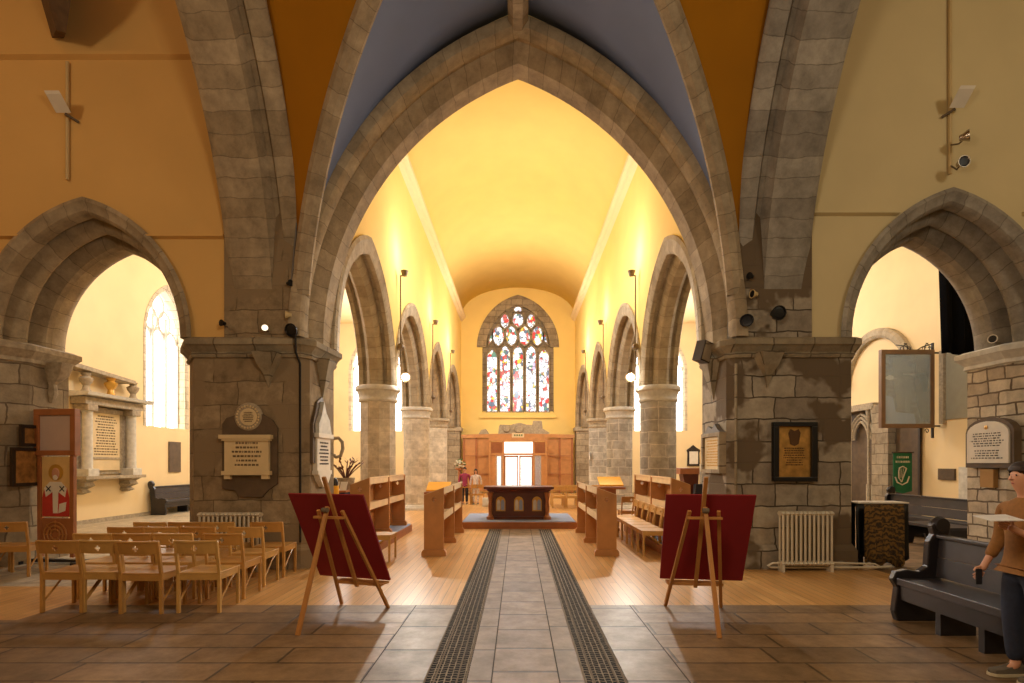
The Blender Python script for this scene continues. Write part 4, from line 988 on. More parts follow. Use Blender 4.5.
# white arched plaque on the right jamb (face of the arch_jamb towards the nave)
xf=7.78
r=root('arched_plaque',(7.7,8.72,1.6),'white arched marble plaque in a dark surround on the right rubble jamb','plaque')
def archp(y0,y1,z0,z1,zr_,n=10):
    return [(y0,z0),(y1,z0),(y1,z1)]+[((y0+y1)/2+(y1-y0)/2*math.cos(PI*i/n),z1+zr_*math.sin(PI*i/n)) for i in range(1,n)]+[(y0,z1)]
T=Matrix.Identity(4)
MB().prism(archp(8.34,9.24,1.52,2.1,.24),7.66,7.78,'x').build('surround',M['brownmarble'],r,world=True)
MB().prism(archp(8.4,9.18,1.6,2.08,.2),7.63,7.66,'x').build('tablet',M['whitemarble'],r,world=True)
MB().lathe([(0,0),(.03,0),(.035,-.01),(0,-.02)],(7.63,8.8,2.18),12,axis='x').build('badge',M['brass'],r,world=True)
inscr(r,lambda y,w,z:(7.626+w,y,z),8.48,9.12,2.1,1.86,6,M['inkd'],seed=12)
inscr(r,lambda y,w,z:(7.626+w,y,z),8.48,9.12,1.82,1.66,4,M['inkd'],seed=13)
# small tan box on jamb
tag(MB().box(7.7,7.78,8.75,9.0,1.2,1.5).build('small_notice_box',M['tan']),'small tan box on the rubble jamb below the white arched plaque','box')
# pictures on the left jamb
for (y0,y1,z0,z1,lb) in ((8.36,8.7,1.86,2.2,'small dark framed gilt picture on the left jamb, the upper one'),(8.21,8.72,1.24,1.84,'larger dark framed gilt picture on the left jamb, the lower one')):
    r=root('framed_picture',(-7.74,(y0+y1)/2,z0),lb,'picture','framed pictures on the left jamb')
    x=-7.73
    MB().box(x,x+.05,y0,y1,z0,z0+.05).box(x,x+.05,y0,y1,z1-.05,z1).box(x,x+.05,y0,y0+.05,z0+.05,z1-.05).box(x,x+.05,y1-.05,y1,z0+.05,z1-.05).build('frame',M['darkframe'],r,world=True)
    MB().box(x,x+.02,y0+.04,y1-.04,z0+.04,z1-.04).build('picture',M['pic'],r,world=True)
# icon stand
r=root('icon_stand',(-7.36,8.62,0),'tall carved wooden stand with a red robed bishop icon and blank top panel','icon stand',rz=-.12)
W=.29
for s_ in (-1,1): MB().box(s_*W-.035,s_*W+.035,-.03,.03,.1,1.72).build('side_post',M['oak'],r,bevel=.004)
MB().box(-.62,.62,-.04,.04,.02,.07).box(-.5,-.44,-.2,.2,0,.05).box(.44,.5,-.2,.2,0,.05).build('foot',M['pewwood'],r)
f=MB().box(-.37,.37,-.05,.05,1.721,1.8).box(-.37,.37,-.05,.05,2.36,2.46).box(-.37,-.28,-.05,.05,1.8,2.36).box(.28,.37,-.05,.05,1.8,2.36).build('upper_frame',M['oak'],r,bevel=.005)
MB().box(-.29,.29,-.02,.01,1.79,2.37).build('blank_panel',M['screen'],f)
MB().box(-.27,.27,-.02,.02,.2,.72).build('lower_panel',M['oak'],r)
m=MB()
for k in range(3):
    rr=.2-.06*k; m.tube([(rr*math.cos(a*PI/8),-.03,.46+rr*math.sin(a*PI/8)) for a in range(16)],.012,6,closed=True)
for a in range(8): m.tube([(.06*math.cos(a*PI/4),-.03,.46+.06*math.sin(a*PI/4)),(.22*math.cos(a*PI/4),-.03,.46+.22*math.sin(a*PI/4))],.008,5)
m.build('carved_roundel',M['easel'],r)
ic=MB().box(-.25,.25,-.015,.015,.74,1.70).build('icon',M['icon_bg'],r)
MB().prism([(-.24,.75),(.24,.75),(.24,1.05),(.2,1.2),(.1,1.29),(-.1,1.29),(-.2,1.2),(-.24,1.05)],-.022,-.015).build('red_robe',M['icon_red'],ic)
MB().prism([(-.2,1.2),(-.1,1.3),(.1,1.3),(.2,1.2),(.17,1.06),(.05,1.14),(.04,.8),(-.04,.8),(-.05,1.14),(-.17,1.06)],-.028,-.022).build('white_stole',M['icon_white'],ic)
m=MB()
for cx_ in (-.12,.12): m.bar((cx_-.04,-.03,1.15),(cx_+.04,-.03,1.23),.014,.006,up=(0,1,0)).bar((cx_-.04,-.03,1.23),(cx_+.04,-.03,1.15),.014,.006,up=(0,1,0))
m.build('stole_crosses',M['black'],ic)
MB().lathe([(0,0),(.13,0),(.13,-.006),(0,-.006)],(0,-.015,1.45),24,axis='y').build('halo',M['gold'],ic)
MB().lathe([(0,0),(.07,0),(.06,-.008),(0,-.01)],(0,-.022,1.43),18,axis='y',T=Matrix.Diagonal((1,1,1.35)).to_4x4()).build('face',M['skin'],ic)
MB().lathe([(0,0),(.045,0),(.04,-.006),(0,-.008)],(0,-.028,1.37),12,axis='y').build('beard',M['icon_white'],ic)
MB().prism([(.06,.8),(.18,.84),(.2,.98),(.08,.95)],-.034,-.028).build('gospel_book',M['icon_white'],ic)

# ---------------------------------------------------------------- monument on the left aisle wall
X0=-11.4; r=root('wall_monument',(X0,15.15,.8),'large carved stone wall monument with columns and inscription, left aisle','memorial')
MB().box(X0,X0+.08,14.2,16.1,1.3,3.1).build('back_slab',M['carved'],r,world=True)
MB().box(X0+.08,X0+.12,14.65,15.65,1.4,2.95).build('inscription_panel',M['marble'],r,world=True)
MB().box(X0+.08,X0+.15,14.55,15.75,2.95,3.08).box(X0+.08,X0+.14,14.6,15.7,1.7,1.76).build('panel_surround',M['carved'],r,world=True)
inscr(r,lambda y,w,z:(X0+.121+w*-1+.004,y,z),14.72,15.58,2.9,1.8,15,M['ink'],seed=21)
for y in (14.35,15.95):
    c=MB().lathe([(.13,1.45),(.12,1.5),(.115,2.9),(.13,2.95)],(X0+.24,y,0),16).build('column',M['carved_l'],r,world=True,smooth=True)
    MB().box(X0,X0+.4,y-.17,y+.17,2.95,3.12).build('capital',M['carved'],r,world=True,bevel=.02)
    MB().box(X0,X0+.42,y-.18,y+.18,1.25,1.45).build('pedestal',M['carved_l'],r,world=True,bevel=.01)
    m=MB(); m.rings([[(X0,y-a,z),(X0+b,y-a,z),(X0+b,y+a,z),(X0,y+a,z)] for a,b,z in ((.05,.1,.78),(.14,.24,.84),(.1,.16,.92),(.17,.32,1.0),(.14,.28,1.1),(.2,.4,1.18))]); m.build('scroll_bracket',M['carved'],r,world=True,smooth=True)
MB().box(X0,X0+.46,14.05,16.25,1.18,1.26).build('sill',M['carved'],r,world=True)
MB().box(X0,X0+.4,14.1,16.2,3.12,3.3).build('frieze',M['carved'],r,world=True)
m=MB(); m.rings([[(X0,y,3.3),(X0+.55,y,3.34),(X0+.58,y,3.42),(X0,y,3.44)] for y in (13.98,16.45)]); m.build('cornice',M['carved_l'],r,world=True)
MB().prism([(13.5,4.02),(13.55,4.12),(15.9,3.96),(15.9,3.87)],X0,X0+.4,'x').build('broken_pediment',M['carved'],r,world=True)
for y in (14.3,15.15,16.0):
    MB().lathe([(.16,3.42),(.09,3.5),(.07,3.6),(.14,3.7),(.16,3.78),(.08,3.84),(.12,3.92)],(X0+.25,y,0),12).build('urn' if y!=15.15 else 'cherub',M['carved'] if y!=15.15 else M['gold'],r,world=True,smooth=True)
tag(MB().box(X0,X0+.04,17.6,18.2,1.3,2.3).build('slate_tablet',M['brownmarble']),'small grey slab on the left aisle wall below the tall window','plaque')
tag(MB().box(X0,X0+.06,19.1,19.3,1.62,1.9).build('fire_notice',M['signred']),'tiny red notice on the left aisle wall beside the left pier','sign')
r_m=[o for o in COL.objects if o.name.startswith('wall_monument')][0]; r_m.location.y-=.36
# base stones along aisle walls
struct(MB().box(-11.4,-11.34,9.35,29.4,0,.1).build('baseboard_left',M['carved'])); struct(MB().box(11.34,11.4,9.35,29.4,0,.1).build('baseboard_right',M['carved']))

# ---------------------------------------------------------------- right aisle wall
X1=11.4
r=root('round_stone_arch',(X1,17.0,4.2),'half round rope like stone arch on the right aisle wall','arch')
m=MB(); n=22; vs=[];uv=[]
for i in range(n+1):
    a=PI*i/n
    for R_,w_ in ((1.38,0),(1.38,-.14),(1.46,-.2),(1.6,-.2),(1.68,-.14),(1.68,0)):
        vs.append((X1+w_,17.1-R_*math.cos(a),4.15+R_*math.sin(a))); uv.append((a*1.5*1.4,.5))
m.add(vs,[(i*6+j,i*6+(j+1)%6,(i+1)*6+(j+1)%6,(i+1)*6+j) for i in range(n) for j in range(6)],uv); m.build('voussoirs',M['arch_pale'],r,world=True)
# gothic canopied tomb opening
r=root('gothic_tomb',(X1,17.6,0),'dark gothic canopied doorway with thin shafts, beside the right pier','doorway')
MB().box(X1-.3,X1,16.9,18.6,3.3,3.5).build('head',M['carved'],r,world=True)
for y in (17.0,17.25,18.4): MB().lathe([(.07,0),(.07,.9),(.04,.95),(.04,2.9),(.07,3.0),(.09,3.3)],(X1-.2,y,0),10).build('shaft',M['carved'],r,world=True,smooth=True)
m=MB()
for k in range(3):
    pts=[(X1-.15,17.7+x*(1-.2*k),2.35+z*(1-.15*k)) for x,z in arc_pts(.62,.85,0,7)]; m.tube(pts,.045,6)
m.build('tracery',M['carved'],r,world=True)
MB().box(X1-.04,X1-.01,17.1,18.4,0,3.3).build('recess',M['brownmarble'],r,world=True)
MB().box(X1-.3,X1,16.2,16.95,0,3.4).build('pale_pilaster',M['jamb'],r,world=True)
r=root('dark_doorway',(X1,15.6,0),'tall dark brown door behind the green banner','door')
MB().box(X1-.06,X1,15.25,16.2,0,3.1).build('door_board',M['brownmarble'],r,world=True); MB().box(X1-.09,X1-.06,15.2,15.28,0,3.15).build('door_edge',M['darkframe'],r,world=True)
# green banner with harp
r=root('green_banner',(10.95,15.45,.95),'green banner with a white harp emblem hanging before the dark door','banner')
Yb=15.3; px=lambda u:wx(u,Yb); pz=lambda v:wz(v,Yb)
MB().prism([(px(893.5),pz(491)),(px(903),pz(493.5)),(px(912),pz(491)),(px(912),pz(453)),(px(893.5),pz(453))],Yb,Yb+.02).build('cloth',M['green'],r,world=True)
MB().tube([(px(892),Yb,pz(452.5)),(px(913.5),Yb,pz(452.5))],.02,8).build('rail',M['darkframe'],r,world=True)
c=(px(902),pz(477)); m=MB()
m.tube([(c[0]-.1,Yb-.01,c[1]+.16),(c[0]-.08,Yb-.01,c[1]+.26),(c[0]+.02,Yb-.01,c[1]+.3),(c[0]+.12,Yb-.01,c[1]+.24)],.018,6)
m.tube([(c[0]-.1,Yb-.01,c[1]+.2),(c[0]-.1,Yb-.01,c[1]-.02),(c[0]-.02,Yb-.01,c[1]-.14)],.018,6); m.tube([(c[0]+.12,Yb-.01,c[1]+.24),(c[0]-.02,Yb-.01,c[1]-.14)],.018,6)
for k in range(3): m.tube([(c[0]-.06+.05*k,Yb-.01,c[1]+.25),(c[0]-.06+.03*k,Yb-.01,c[1]-.02)],.007,5)
m.tube([(c[0]-.2,Yb-.01,c[1]),(c[0]-.14,Yb-.01,c[1]-.15),(c[0],Yb-.01,c[1]-.22),(c[0]+.14,Yb-.01,c[1]-.15),(c[0]+.2,Yb-.01,c[1]+.02)],.02,6)
m.build('harp_emblem',M['whitemarble'],r,world=True)
inscr(r,lambda x,w,z:(x,Yb-.006+w,z),px(895.5),px(910),pz(455),pz(464),2,M['icon_white'],seed=30)
# hanging glazed colours case on bracket
Yc=14.6; px=lambda u:wx(u,Yc); pz=lambda v:wz(v,Yc)
r=root('hanging_display_case',(px(906),Yc,pz(428)),'glazed wooden case with faded military colours hung from an iron bracket','display case')
for a in ((880,884,354.5,424),(929,933,354.5,424)): MB().box(px(a[0]),px(a[1]),Yc-.06,Yc+.06,pz(a[3]),pz(a[2])).build('frame_side',M['casewood'],r,world=True)
for a in ((880,933,350,354.5),(880,933,424,428)): MB().box(px(a[0]),px(a[1]),Yc-.06,Yc+.06,pz(a[3]),pz(a[2])).build('frame_rail',M['casewood'],r,world=True)
MB().box(px(883),px(930),Yc+.02,Yc+.05,pz(425),pz(353)).build('colours',M['fabricglass'],r,world=True)
MB().prism([(px(u),pz(v)) for u,v in ((916,355),(929,355),(929,420),(921,418),(917,400),(915,385))],Yc-.0,Yc+.02).build('brown_remnant',M['brownmarble'],r,world=True)
MB().prism([(px(u),pz(v)) for u,v in ((884,395),(893,397),(896,412),(914,414),(916,424),(884,424))],Yc-.0,Yc+.02).build('pale_blue_remnant',M['blue'],r,world=True)
MB().prism([(px(u),pz(v)) for u,v in ((892,358),(908,357),(913,392),(910,410),(897,408),(894,380))],Yc-.0,Yc+.015).build('grey_reflection',M['lead'],r,world=True)  # painted reflection of grey masonry in the case glass
MB().box(px(883.5),px(929.5),Yc-.05,Yc-.04,pz(425),pz(353)).build('glass',M['glass'],r,world=True)
m=MB(); m.prism([(px(u),pz(v)) for u,v in ((917,374),(925,372),(928,380),(927,392),(923,393),(921,384))],Yc+.0,Yc+.02); m.prism([(px(u),pz(v)) for u,v in ((903,373.5),(918,373.5),(918,375.5),(903,375))],Yc+.0,Yc+.02); m.prism([(px(u),pz(v)) for u,v in ((884,378),(890,375),(900,378),(890,380))],Yc+.0,Yc+.02); m.build('pale_shreds',M['whitemarble'],r,world=True)
r=root('iron_bracket',(px(933),Yc,pz(438)),'scrolled black iron bracket holding the glazed case on the right aisle wall','bracket')
m=MB(); m.bar((px(932.5),Yc,pz(438)),(px(932.5),Yc,pz(343)),.05); m.bar((px(897),Yc,pz(353)),(px(941),Yc,pz(353)),.04); m.bar((px(920),Yc,pz(426)),(px(942),Yc,pz(426)),.04); m.build('bars',M['black'],r,world=True)
m=MB()
for cx_,s_ in ((903,1),(908,-1),(925,1),(929,-1)):
    pts=[(px(cx_)+s_*(.02+.012*t)*math.cos(t*.7),Yc,pz(348.5)+(.02+.012*t)*math.sin(t*.7)) for t in range(12)]; m.tube(pts,.012,5)
m.tube([(px(896),Yc,pz(345)),(px(905),Yc,pz(346)),(px(914),Yc,pz(352)),(px(922),Yc,pz(347)),(px(932),Yc,pz(344))],.014,5)
m.build('upper_scrollwork',M['black'],r,world=True); m=MB()
pts=[(px(927)-.06*math.cos(t*.6)*(1-.06*t),Yc,pz(431)+.07*math.sin(t*.6)*(1-.06*t)) for t in range(12)]; m.tube(pts,.012,5)
m.build('lower_scroll',M['black'],r,world=True)
# black hanging cloth
Yk=13.4; px=lambda u:wx(u,Yk); pz=lambda v:wz(v,Yk)
r=root('black_banner',(px(958),Yk,pz(358)),'large black banner hanging high in the right aisle beside the iron bracket','banner')
n=10; top=[(940+i*4.2,262) for i in range(n+1)]; bot=[(943,353),(947,353),(951,353),(955,353.5),(959,355),(963,358),(967,361),(971,362),(975,360),(979,356),(982,352)]
m=MB(); vs=[]
for (a,b) in zip(top,bot):
    for j in range(5):
        u=a[0]+(b[0]-a[0])*j/4; v=a[1]+(b[1]-a[1])*j/4; vs.append((px(u),Yk+.06*math.sin(a[0]*.45),pz(v)))
m.add(vs,[(i*5+j,i*5+j+1,(i+1)*5+j+1,(i+1)*5+j) for i in range(n) for j in range(4)]); o=m.build('cloth',M['blackcloth'],r,world=True,smooth=True); s_=o.modifiers.new('s','SOLIDIFY'); s_.thickness=.03
MB().tube([(px(938),Yk,pz(261.5)),(X1,Yk,pz(261.5))],.03,8).build('pole',M['darkframe'],r,world=True)
tag(MB().box(X1-.05,X1,14.05,14.6,1.15,1.45).build('small_wall_sign',M['brownmarble']),'small brown wall sign right of the green banner','sign')
tag(MB().box(X1-.06,X1,13.0,13.9,.55,1.5).build('stone_slab',M['carved_l']),'pale grey stone slab set in the right aisle wall above the pew','slab')

# ---------------------------------------------------------------- wall fittings
def conduit(u,v0,v1,label):
    o=MB().tube([(wx(u,8.17),8.17,wz(v0,8.17)),(wx(u,8.17),8.17,wz(v1,8.17))],.025,8).build('wall_conduit',M['cream'],smooth=True); return tag(o,label,'conduit','conduits on the side walls')
conduit(67.5,62,180,'vertical cream conduit on the ochre wall at upper left')
conduit(950,-30,174,'long vertical cream conduit on the buff wall at upper right')
def floodlight(u,v,s_,label):
    Yf=7.95; x=wx(u,Yf); z=wz(v,Yf)
    r=root('floodlight',(x,Yf,z),label,'floodlight','flat white floodlights on the side walls')
    m=MB(); d=s_*.16; m.rings([[(x-.11+dx,Yf-.08,z+.08+dz),(x+.11+dx,Yf-.08,z+.08+dz),(x+.11+dx,Yf+.1,z-.08+dz),(x-.11+dx,Yf+.1,z-.08+dz)] for dx,dz in ((0,0),(s_*-.03,.05))]); m.build('housing',M['whitemarble'],r,world=True)
    MB().bar((x+s_*.0,Yf+.12,z-.08),(x+s_*.12,8.18,z-.14),.03).build('arm',M['iron'],r,world=True)
    MB().box(x-.12,x+.12,Yf-.08,Yf+.1,z-.06,z-.05).build('lens',M['lead'],r,world=True) if False else None
floodlight(58,103,1,'white flat floodlight on the conduit of the upper left wall')
floodlight(962,98,-1,'white flat floodlight on the conduit of the upper right wall')
def spot_fixture(p,dir_,size,label,lit=None,group='spotlights around the crossing',col='chrome',base=None):
    x,y,z=p; r=root('spotlight',p,label,'spotlight',group)
    d=Vector(dir_).normalized(); q=d.to_track_quat('Z','Y').to_matrix().to_4x4()
    MB().lathe([(0,-size*1.1),(size*.5,-size*1.05),(size*.6,-size*.5),(size,size*.2),(size,size*.35),(size*.88,size*.35),(size*.8,size*.2)],n=14,T=q,c=(x,y,z)).build('housing',M[col],r,world=True,smooth=True)
    MB().lathe([(0,size*.22),(size*.8,size*.22),(size*.6,size*.26),(0,size*.28)],n=14,T=q,c=(x,y,z)).build('lens',M[lit] if lit else M['black'],r,world=True)
    b=base or (x,y+.2,z-.02)
    MB().tube([(x,y,z),((x+b[0])/2,(y+b[1])/2,z-size*.5),b],.012,6).build('arm',M['iron'],r,world=True)
def q(u,v,Y): return (wx(u,Y),Y,wz(v,Y))
spot_fixture(q(265,328,8.05),(.3,-1,.1),.055,'spotlight standing on left pier ledge, the one with a bright lens',lit='bulb_s')
spot_fixture(q(292,330,8.02),(-.2,-1,-.3),.1,'large dark spotlight at the inner corner of left pier ledge',col='black')
spot_fixture(q(287,315,8.05),(-1,-.3,0),.06,'small cream spotlight above the left pier ledge, lower of two',col='cream')
spot_fixture(q(290,283,8.05),(1,-.5,0),.05,'small dark spotlight highest on the stone above left pier',col='black')
spot_fixture(q(747,321,8.02),(-.6,-1,.2),.1,'large dark spotlight at the inner corner of right pier ledge',col='black')
spot_fixture(q(778,313,8.0),(.1,-1,-.2),.11,'largest dark spotlight on the springer above right pier',col='black')
spot_fixture(q(753,294,8.05),(-1,-.3,0),.065,'cream spotlight above right pier, lower of two',col='cream')
spot_fixture(q(750,276,8.05),(-1,-.5,0),.055,'small dark spotlight highest on the stone above right pier',col='black')
spot_fixture(q(222,323,8.02),(-.5,-1,0),.05,'small black spotlight on the ochre wall beside left pier top',col='black')
spot_fixture(q(967,136,7.9),(1,-.8,.1),.085,'upper chrome spotlight on the right wall conduit',base=q(951,145,8.15))
spot_fixture(q(963,162,7.9),(-.1,-1,-.1),.085,'lower chrome spotlight on the right wall conduit',base=q(951,166,8.15))
spot_fixture(q(993,339,8.6),(-1,-.5,0),.07,'small white spotlight on the capital of the right rubble jamb',col='whitemarble',base=q(1000,343,8.9))
# cables on the pier
tag(MB().tube([(-3.29,8.14,3.62),(-3.31,8.03,3.5),(-3.31,8.04,3.25),(-3.29,8.15,3.1),(-3.29,8.16,1.2),(-3.29,8.16,.4)],.018,6).build('black_cable',M['black'],smooth=True),'black cable running down the inner corner of left pier','cable')
tag(MB().tube([q(284,-5,6.4) if False else (-3.32,8.1,5.2),(-3.4,8.1,4.3),(-3.4,8.1,3.55)],.014,6).build('thin_cable',M['lead'],smooth=True),'thin grey cable rising above left pier on the springer','cable')
tag(MB().tube([(3.29,8.15,3.1),(3.29,8.16,.4)],.022,6).build('edge_moulding',M['pier_u'],smooth=True),'vertical stone moulding down the inner corner of right pier','moulding')  # stone edge moulding of the pier, built as a thin round bar
# loudspeaker right
r=root('loudspeaker',q(702,352,8.55),'small dark box loudspeaker mounted at top of right pier facing the nave','speaker')
x,y,z=q(703,352,8.6); m=MB(); T=Matrix.Translation((x,y,z))@Matrix.Rotation(.25,4,'Y')@Matrix.Rotation(.5,4,'Z'); m.box(-.1,.1,-.09,.09,-.16,.16,T); m.build('cabinet',M['darkframe'],r,world=True)
MB().box(-.08,.08,-.1,-.09,-.14,.14,T).build('grille',M['jamb'],r,world=True); MB().bar((x,y,z),(3.15,8.75,z-.05),.03).build('bracket',M['black'],r,world=True)
# timber roof corbel upper left
r=root('timber_corbel',q(56,38,8.1),'dark timber roof bracket coming in at the upper left edge of the picture','roof timber')
m=MB(); m.rings([[q(52,38,8.15),q(64,38,8.15),q(66,33,7.85),q(56,30,7.85)],[q(40,-4,8.15),q(68,-4,8.15),q(72,-8,7.5),q(46,-8,7.5)],[q(30,-40,8.15),q(68,-40,8.15),q(74,-44,7.3),q(36,-44,7.3)]]); m.build('bracket',M['timber'],r,world=True)
MB().box(wx(38,8.15),wx(72,8.15),7.0,8.18,wz(-44,8.15),wz(-60,8.15)).build('beam',M['timber'],r,world=True)

# ---------------------------------------------------------------- nave lamp rods
ydn=('nearest','middle','farthest')
for sx,side in ((-1,'left'),(1,'right')):
    for i,(y,zt,zb_) in enumerate(((13.8,6.4,3.7),(19.0,6.5,3.7),(24.0,6.5,3.7))):
        x=sx*3.0
        r=root('lamp_rod',(x,y,zb_),'vertical lamp rod on the %s nave wall, %s to the crossing'%(side,ydn[i]),'lamp','lamp rods along the nave walls')
        MB().tube([(x,y,zb_),(x,y,zt)],.018,8).build('rod',M['rod'],r,world=True)
        c=MB().lathe([(0,0),(.06,0),(.09,.1),(.1,.13),(.08,.12)],(x-sx*.1,y,zt-.02),12).build('uplighter',M['rod'],r,world=True,smooth=True)
        MB().bar((x,y,zt-.02),(x-sx*.1,y,zt),.025).build('uplighter_arm',M['rod'],r,world=True)
        if i==0:
            MB().lathe([(0,-.1),(.07,-.08),(.09,.08),(0,.1)],(x-sx*.02,y-.1,4.55),10,axis='y').build('small_spotlight',M['rod'],r,world=True,smooth=True)
            MB().lathe([(.02,-.02),(.13,.0),(.13,.02),(.09,.16),(0,.2)],(x-sx*.14,y-.06,3.78),14,axis='y').build('spotlight_housing',M['rod'],r,world=True,smooth=True)
            MB().lathe([(0,-.05),(.075,-.02),(.09,.03),(0,.05)],(x-sx*.14,y-.12,3.78),14,axis='y').build('lit_lens',M['bulb'],r,world=True,smooth=True)
        else:
            MB().lathe([(0,-.1),(.05,-.08),(.07,.08),(0,.1)],(x-sx*.02,y-.1,3.9),10,axis='y').build('small_spotlight',M['rod'],r,world=True,smooth=True)

# ---------------------------------------------------------------- left side table with plant
r=root('side_table',(-3.9,11.6,0),'table with navy cloth between left pier and first column','table')
MB().box(-4.25,-3.62,11.35,11.9,.98,1.02).build('table_top',M['oak'],r,world=True); MB().box(-4.2,-3.66,11.4,11.85,.0,.98).build('navy_skirt',M['navy'],r,world=True)
r=root('leaflet_stack',(-3.86,11.5,1.02),'white leaflets fanned on the navy covered table','leaflets')
for k in range(3):
    x=-4.12+k*.17; MB().rings([[(x,11.42,1.02),(x+.14,11.42,1.02),(x+.15,11.5,1.2),(x+.01,11.5,1.2)],[(x,11.44,1.02),(x+.14,11.44,1.02),(x+.15,11.52,1.2),(x+.01,11.52,1.2)]]).build('leaflet',M['paper'],r,world=True)
r=root('potted_plant',(-3.72,11.75,1.02),'potted plant with bare brown twigs and leaves beside the first left column','plant')
MB().lathe([(.12,1.02),(.19,1.18),(.2,1.28),(.17,1.28),(.14,1.2)],(-3.75,11.75,0),14).build('pot',M['carved'],r,world=True,smooth=True)
m=MB(); l=MB(); rnd=random.Random(5)
for k in range(14):
    a=rnd.uniform(0,2*PI); L=rnd.uniform(.25,.5); e=rnd.uniform(.3,1.2)
    p=[(-3.75,11.75,1.22),(-3.75+.4*L*math.cos(a)*e,11.75+.4*L*math.sin(a)*e,1.22+L*.55),(-3.75+L*.75*math.cos(a)*e,11.75+L*.75*math.sin(a)*e,1.22+L*.9)]
    m.tube(p,.012,5)
    for t in (.6,1):
        q0=Vector(p[1]).lerp(Vector(p[2]),t); d_=Vector((math.cos(a+t),math.sin(a+t),.7)).normalized(); s_=d_.cross(Vector((0,.3,1))).normalized()*.03
        l.add([q0,q0+d_*.07+s_,q0+d_*.16,q0+d_*.07-s_],[(0,1,2,3)])
m.build('twigs',M['leaf'],r,world=True); l.build('leaves',M['leaf'],r,world=True)
r=root('gold_candle',(-3.78,10.6,0),'tall gold candle stand beside the navy covered table','candle stand')
MB().lathe([(.1,0),(.1,.03),(.03,.06),(.025,.85),(.07,.9),(.07,1.15),(.0,1.15)],(-3.62,10.7,0),14).build('stand',M['yellowcloth'],r,world=True,smooth=True); MB().lathe([(.05,1.15),(.06,1.22),(.03,1.3),(0,1.32)],(-3.62,10.7,0),10).build('top',M['pewwood'],r,world=True,smooth=True)

# right side: desk with papers, mirror shaped tablet on end wall
Yd=14.5; px=lambda u:wx(u,Yd); pz=lambda v:wz(v,Yd)
r=root('book_desk',(px(688),Yd,0),'dark wooden desk with sloping top in the right aisle behind the choir desks','desk')
MB().box(px(678),px(697),Yd-.2,Yd+.25,pz(474),pz(468)).build('top',M['oak'],r,world=True); MB().rings([[(px(a),Yd-.15,z),(px(b),Yd-.15,z),(px(b),Yd+.2,z),(px(a),Yd+.2,z)] for a,b,z in ((684,696,0),(684,696,.9),(681,697,pz(474)))]).build('body',M['altarwood'],r,world=True)
r=root('paper_rack',(px(700),Yd,0),'white paper rack beside the dark desk in the right aisle','rack')
MB().box(px(697),px(704),Yd-.3,Yd-.2,pz(487),pz(464)).box(px(697),px(704),Yd-.35,Yd-.1,0,.5).bar((px(700),Yd-.24,.5),(px(700),Yd-.24,1.0),.05).build('rack_body',M['whitemarble'],r,world=True)
m=MB(); m.rings([[(px(a),Yd-.5,z),(px(b),Yd-.5,z),(px(b),Yd-.3,z),(px(a),Yd-.3,z)] for a,b,z in ((689,703,0),(688,704,.5),(690,702,1.05))]); tag(m.build('dark_bag',M['dark']),'dark bag and coats piled beside the book desk in right aisle','bag')
Ye=29.36; px=lambda u:wx(u,Ye); pz=lambda v:wz(v,Ye)
r=root('mirror_shaped_tablet',(px(693),Ye,pz(467)),'small wall tablet in dark scrolled frame on the far right aisle wall','memorial tablet')
MB().prism([(px(u),pz(v)) for u,v in ((687,466),(699.5,466),(699,453),(700,450),(696,447.5),(693,445),(690,447.5),(686.5,450),(687.5,453))],29.3,29.38).build('frame',M['darkframe'],r,world=True)
MB().box(px(689),px(697.5),29.27,29.3,pz(464),pz(451.5)).build('panel',M['whitemarble'],r,world=True)
tag(MB().box(wx(645,13.9) if False else -3.1,-2.98,13.2,13.5,1.2,1.2+.01).build('column_notice',M['paper']),'x','x') if False else None
o=MB().box(2.55+.5,3.07,22.95,23.2,1.75,2.05).build('column_notice',M['paper']); tag(o,'small white notice fixed to the farthest right column','notice')
# pedestal with white flowers
r=root('flower_pedestal',(-2.35,21.6,0),'tall pedestal of white flowers behind the two small figures','flowers')
MB().lathe([(.2,0),(.2,.05),(.06,.1),(.05,1.3),(.16,1.35),(.16,1.4)],(-2.35,21.6,0),14).build('stand',M['oak'],r,world=True,smooth=True)
l=MB(); pt=MB()
for k in range(26):
    a=rnd.uniform(0,2*PI); e=rnd.uniform(0,PI/2); R_=rnd.uniform(.12,.3); c=Vector((-2.35+R_*math.cos(a)*math.cos(e),21.6+R_*math.sin(a)*math.cos(e),1.45+R_*math.sin(e)*1.2))
    (pt if k%3 else l).lathe([(0,-.03),(.05,-.01),(.06,.02),(0,.03)],c,7)
pt.build('blooms',M['petal'],r,world=True); l.build('foliage',M['leafg'],r,world=True)
tag(MB().box(-.95-.35,-.95,19.7,19.95,0,.32).box(-1.26,-.99,19.66,19.7,.06,.26).build('white_floor_box',M['carved_l']),'small pale box on the floor behind the altar platform left side','box')
